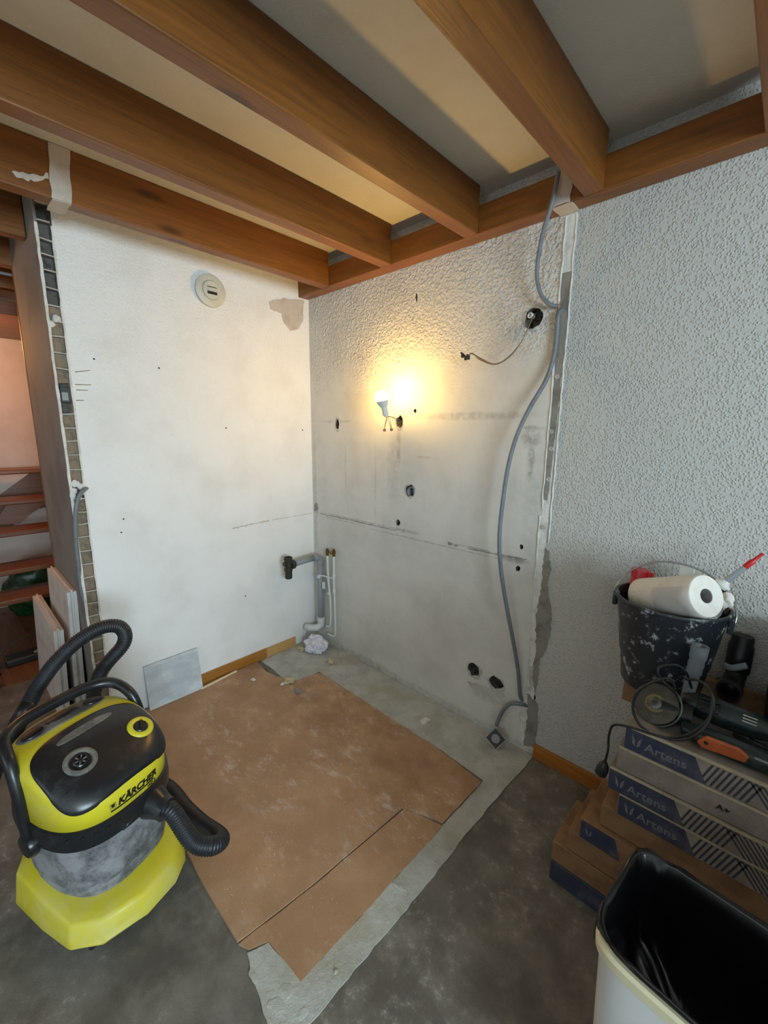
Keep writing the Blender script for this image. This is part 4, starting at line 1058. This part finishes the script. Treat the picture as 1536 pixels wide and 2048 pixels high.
def tools():
    # --- angle grinder lying on the top carton, disc towards the room
    nrm = Vector((-.10, -.72, .68)).normalized()
    c = W(1311, 1407, 1, -.420)
    G = empty('angle_grinder', (c.x, c.y, TOP), 'green angle grinder with a worn disc lying in front of the bucket', 'power tool')
    o = Vector(G.location)
    cc = c-o
    obj('cutting_disc', lathe([(0, .0), (.058, .0), (.058, .003), (.0, .003)], cc, nrm, 44), 'disc', G)
    obj('disc_label', lathe([(.012, .003), (.026, .003), (.026, .0036), (.012, .0036)], cc, nrm, 32), 'disc_l', G)
    obj('clamp_nut', lathe([(0, .003), (.016, .003), (.017, .009), (.010, .012), (.006, .012), (.006, .007), (0, .007)], cc, nrm, 20), 'alu', G, auto=40)
    x, y, z = frame(nrm)
    for k in range(4):
        a = k*math.pi/2+.4; obj('nut_hole', lathe([(0, .0095), (.0022, .0095), (.0022, .0105), (0, .0105)], cc+(x*math.cos(a)+y*math.sin(a))*.0125, nrm, 8), 'dark', G)
    # guard: an open half shell behind the disc
    bm = bmesh.new(); R = []
    right = Vector((1, 0, 0)); right = (right-nrm*right.dot(nrm)).normalized(); upv = nrm.cross(right)
    for j in range(29):
        a = math.radians(-75+j*200/28); dv = right*math.cos(a)+upv*math.sin(a)
        R.append([bm.verts.new(cc+dv*r+nrm*h) for r, h in ((.02, -.014), (.062, -.014), (.066, -.010), (.067, .008), (.064, .010), (.0645, .007), (.063, -.009), (.02, -.010))])
    for A, B in zip(R, R[1:]):
        for j in range(8): bm.faces.new((A[j], A[(j+1) % 8], B[(j+1) % 8], B[j]))
    bm.faces.new(R[0]); bm.faces.new(R[-1][::-1])
    obj('disc_guard', bm, 'alu', G, auto=40)
    # gear head and body run to the right and slightly back
    ax = Vector((.93, .10, .0)).normalized()
    g0 = cc-nrm*.018
    obj('gear_head', tube([g0-ax*.02, g0+ax*.01, g0+ax*.05, g0+ax*.085], .03, 18, smooth=False, rf=lambda l, t: .020+.011*min(1, t*2)), 'tool_bk', G, auto=50)
    b0 = Vector((cc.x+.085, -.352-o.y, .052))
    ax = Vector((1, .02, -.02)).normalized()
    obj('motor_housing', lathe([(0, 0), (.031, .0), (.035, .006), (.036, .07), (.034, .13), (.030, .15), (.026, .17), (.029, .26), (.033, .30), (.030, .312), (0, .313)], b0, ax, 28, ), 'green_t', G, auto=40)
    X = ax; Yv = Vector((0, -.75, .66)); Yv = (Yv-X*Yv.dot(X)).normalized(); Z = X.cross(Yv)
    for k in range(4):
        obj('vent_slot', rbox(b0+X*.036+Yv*.0355+Z*(-.016+k*.010), (.04, .004, .004), (X, Yv, Z)), 'dark', G)
    for k in range(3):
        obj('vent_slot', rbox(b0+X*.12+Yv*.034+Z*(-.010+k*.008), (.03, .004, .003), (X, Yv, Z)), 'cement_l', G)
    obj('gear_cover', lathe([(0, -.03), (.024, -.03), (.033, -.018), (.034, .004), (0, .004)], b0, ax, 24), 'tool_bk', G, auto=40)
    cord = [(1383, 1376, -.36), (1372, 1345, -.40), (1352, 1330, -.42), (1324, 1332, -.43), (1316, 1342, -.44), (1326, 1362, -.44), (1350, 1380, -.45), (1340, 1358, -.46), (1310, 1362, -.475), (1275, 1385, -.485), (1266, 1420, -.49), (1285, 1455, -.495), (1330, 1476, -.497), (1385, 1465, -.495), (1425, 1425, -.48), (1422, 1385, -.46), (1400, 1362, -.43), (1370, 1358, -.42)]
    cord2 = [(1425, 1400, -.47), (1418, 1440, -.50), (1395, 1468, -.515), (1360, 1480, -.517), (1310, 1470, -.517), (1262, 1455, -.517), (1228, 1450, -.515), (1218, 1470, -.51), (1216, 1500, -.505), (1208, 1530, -.50)]
    L = lambda P: [W(a, b, 1, cy)-o for a, b, cy in P]
    obj('cord', tube(L(cord), .0038, 8), 'cable_bk', G, smooth=True)
    obj('cord', tube(L(cord2), .0036, 8), 'cable_bk', G, smooth=True)
    e = L(cord2)[-1]
    obj('plug', lathe([(.006, -.012), (.014, .0), (.017, .012), (.017, .034), (.012, .038), (0, .038)], e, (-.2, .0, -1), 16), 'tool_bk', G, auto=40)
    # --- second tool with the orange switch, along the front edge of the top carton
    T = empty('power_tool', (2.31, -.462, TOP), 'dark green tool with an orange paddle on the front edge of the top carton', 'power tool')
    bm = bmesh.new(); rings = []
    for x, hw, hh, zc in ((-.035, .010, .010, .030), (-.03, .018, .016, .030), (.0, .024, .022, .028), (.05, .027, .025, .027), (.12, .026, .025, .026), (.20, .024, .024, .025), (.30, .028, .026, .027), (.38, .030, .027, .028), (.40, .024, .022, .028)):
        rings.append([bm.verts.new((x, hw*math.copysign(abs(math.cos(t))**.75, math.cos(t)), zc+hh*math.copysign(abs(math.sin(t))**.75, math.sin(t)))) for t in (2*math.pi*k/20 for k in range(20))])
    for A, B in zip(rings, rings[1:]):
        for j in range(20): bm.faces.new((A[j], A[(j+1) % 20], B[(j+1) % 20], B[j]))
    bm.faces.new(rings[0]); bm.faces.new(rings[-1][::-1])
    obj('tool_housing', bm, 'green_t', T, auto=40)
    pd = obj('switch_paddle', prism([(.0, .006), (.018, .030), (.085, .032), (.105, .020), (.100, .002), (.012, -.006)], .020, .031, lambda a, b, h: (a+.005, -h, b+.018)), 'orange', T, bevel=.003)
    obj('paddle_hole', lathe([(0, .0305), (.005, .0305), (.005, .0325), (0, .0325)], (.025, 0, .032), (0, -1, 0), 12), 'dark', pd)
    obj('seam_strip', box((.12, -.0275, .040), (.36, -.0255, .044)), 'grey_pl', T)
    # --- black elbow piece beside the bucket
    E_ = empty('tube_elbow', (2.362, -.100, TOP), 'black plastic elbow tube with an open end beside the bucket', 'tube')
    obj('upright', lathe([(0, .06), (.030, .06), (.034, .066), (.034, .15), (.030, .155), (.030, .18), (.026, .185), (0, .185)], (.0, .03, 0), (.0, .12, 1), 26), 'tool_bk', E_, auto=40)
    obj('bend', tube([(0, .035, .10), (0, .03, .06), (-.002, .010, .040), (-.004, -.02, .034), (-.006, -.045, .032)], .028, 18), 'tool_bk', E_, smooth=True)
    obj('open_end', lathe([(.024, -.012), (.031, -.012), (.033, .0), (.033, .022), (.026, .022), (.025, -.01), (0, -.01)], (-.006, -.050, .034), (-.12, -1, .12), 26), 'tool_bk', E_, auto=40)
    obj('lever', tube([(-.03, .0, .085), (-.012, -.018, .092), (.022, -.02, .115)], .010, 10), 'grey_pl', E_, smooth=True)
    # --- tool case
    K = empty('tool_case', (2.66, -.165, TOP), 'dark green tool case at the right edge beside the black elbow tube', 'case')
    obj('case_body', box((-.22, -.13, 0), (.42, .12, .245)), 'case', K, bevel=.03, bseg=4)
    obj('case_lid', box((-.21, -.12, .247), (.41, .11, .262)), 'case', K, bevel=.006)
    obj('case_handle', tube([(-.20, -.05, .262), (-.18, -.06, .285), (-.05, -.07, .290), (.1, -.07, .290), (.22, -.06, .285), (.24, -.05, .262)], .011, 10), 'tool_bk', K, smooth=True)
    obj('case_latch', box((-.12, -.139, .10), (-.07, -.129, .17)), 'tool_bk', K, bevel=.003)
    d = obj('tool_bit', lathe([(0, 0), (.012, 0), (.012, .03), (.007, .034), (.007, .075), (0, .075)], (0, 0, 0), (1, -.3, 0), 14), 'alu', auto=40); d.location = (2.385, -.355, TOP+.0125)
    tag(d, 'small metal tool bit lying right of the grinder, below the black elbow tube', 'tool bit')
tools()

# ------------------------------------------------------------------ waste bin, near right
def waste_bin():
    Bn = empty('waste_bin', (2.424, -.985, 0), 'white waste bin lined with a black bag at the lower right', 'bin')
    rz = math.radians(-5); Bn.rotation_euler.z = rz
    a, b, H = .165, .112, .62
    def rr(a, b, z, n=40, e=6):
        out = []
        for i in range(n):
            t = 2*math.pi*(i+.5)/n; c, s = math.cos(t), math.sin(t)
            out.append((a*math.copysign(abs(c)**(2/e), c), b*math.copysign(abs(s)**(2/e), s), z))
        return out
    def loft(secs, name, mat, par, caps=(True, True), auto=40):
        bm = bmesh.new(); R = [[bm.verts.new(q) for q in s] for s in secs]; n = len(R[0])
        for A, B in zip(R, R[1:]):
            for j in range(n): bm.faces.new((A[j], A[(j+1) % n], B[(j+1) % n], B[j]))
        if caps[0]: bm.faces.new(R[0])
        if caps[1]: bm.faces.new(R[-1])
        return obj(name, bm, mat, par, auto=auto)
    loft([rr(a*.86, b*.86, 0), rr(a*.87, b*.87, .01), rr(a, b, H-.01), rr(a, b, H), rr(a-.006, b-.006, H), rr(a*.84, b*.84, .012)], 'bin_body', 'bin', Bn)
    loft([rr(a+.001, b+.001, H-.022), rr(a+.006, b+.006, H-.018), rr(a+.007, b+.007, H), rr(a+.002, b+.002, H+.005), rr(a-.006, b-.006, H+.003)], 'bin_rim', 'bin_rim', Bn, (False, False))
    # bag: lines the inside, stands up and folds over the back and left of the rim
    bm = bmesh.new(); n = 72; R = []
    prof = [(-.022, -.14, .0), (1.055, -.05, 1), (1.06, .0, 1), (1.03, .022, 1), (.985, .018, 1), (.95, -.03, 1), (.92, -.12, 1), (.86, -.30, 1), (.5, -.36, 1)]
    prof = [(1.07, -.05), (1.065, -.025), (1.055, .006), (1.02, .024), (.965, .016), (.93, -.03), (.90, -.08), (.80, -.15), (.62, -.17), (.40, -.19), (.2, -.20)]
    base = rr(1, 1, 0, n, 6)
    for pi_, (k, dz) in enumerate(prof):
        row = []
        for j, (u, v, _) in enumerate(base):
            t = math.atan2(v, u)
            back = max(0, math.sin(t+.25))      # back and left stand high
            left = max(0, -math.cos(t))
            lift = .030*back**.6 + .012*left
            front = max(0, min(1, (-v-.6)/.3))
            kk, zz = k, dz
            if pi_ < 3 and front > 0: kk, zz = k-(k-.955)*front, dz+(.0-dz)*front*.98
            w = .012*noise.noise(Vector((u*3, v*3, pi_*.5)))+.008*noise.noise(Vector((u*9, v*9, pi_)))+(.03*noise.noise(Vector((u*k*3, v*k*3, 3))) if pi_ > 5 else 0)
            zz2 = H+zz+(lift if pi_ < 6 else lift*.3)+w*(.6 if pi_ in (2, 3, 4) else 1.2)
            row.append(bm.verts.new((u*a*(kk+w*1.2), v*b*(kk+w*1.2), zz2)))
        R.append(row)
    for A, B in zip(R, R[1:]):
        for j in range(n): bm.faces.new((A[j], A[(j+1) % n], B[(j+1) % n], B[j]))
    bm.faces.new(R[-1])
    o = obj('bin_bag', bm, 'bag', Bn, smooth=True)
waste_bin()

# ------------------------------------------------------------------ dismantled kitchen unit, just out of frame on the right (its shadow lies on the wall and floor)
def kitchen_unit():
    K = empty('kitchen_cabinet', (2.76, -1.14, 0), 'white kitchen base cabinet with a wooden worktop right of the cartons', 'cabinet')
    obj('carcass', box((0, .01, .10), (.58, .56, 1.03)), 'white_pl', K, bevel=.002)
    obj('plinth', box((.02, .05, 0), (.56, .54, .10)), 'white_pl', K)
    obj('worktop', box((-.02, -.02, 1.031), (.60, .575, 1.07)), 'raw', K, bevel=.003)
    for x in (.004, .292):
        d = obj('door', box((x, -.010, .11), (x+.284, .009, 1.02)), 'white_pl', K, bevel=.002)
        obj('handle', tube([(x+.14-.06, -.011, .95), (x+.14-.06, -.035, .95), (x+.14+.06, -.035, .95), (x+.14+.06, -.011, .95)], .005, 8, smooth=False), 'alu', d)
kitchen_unit()
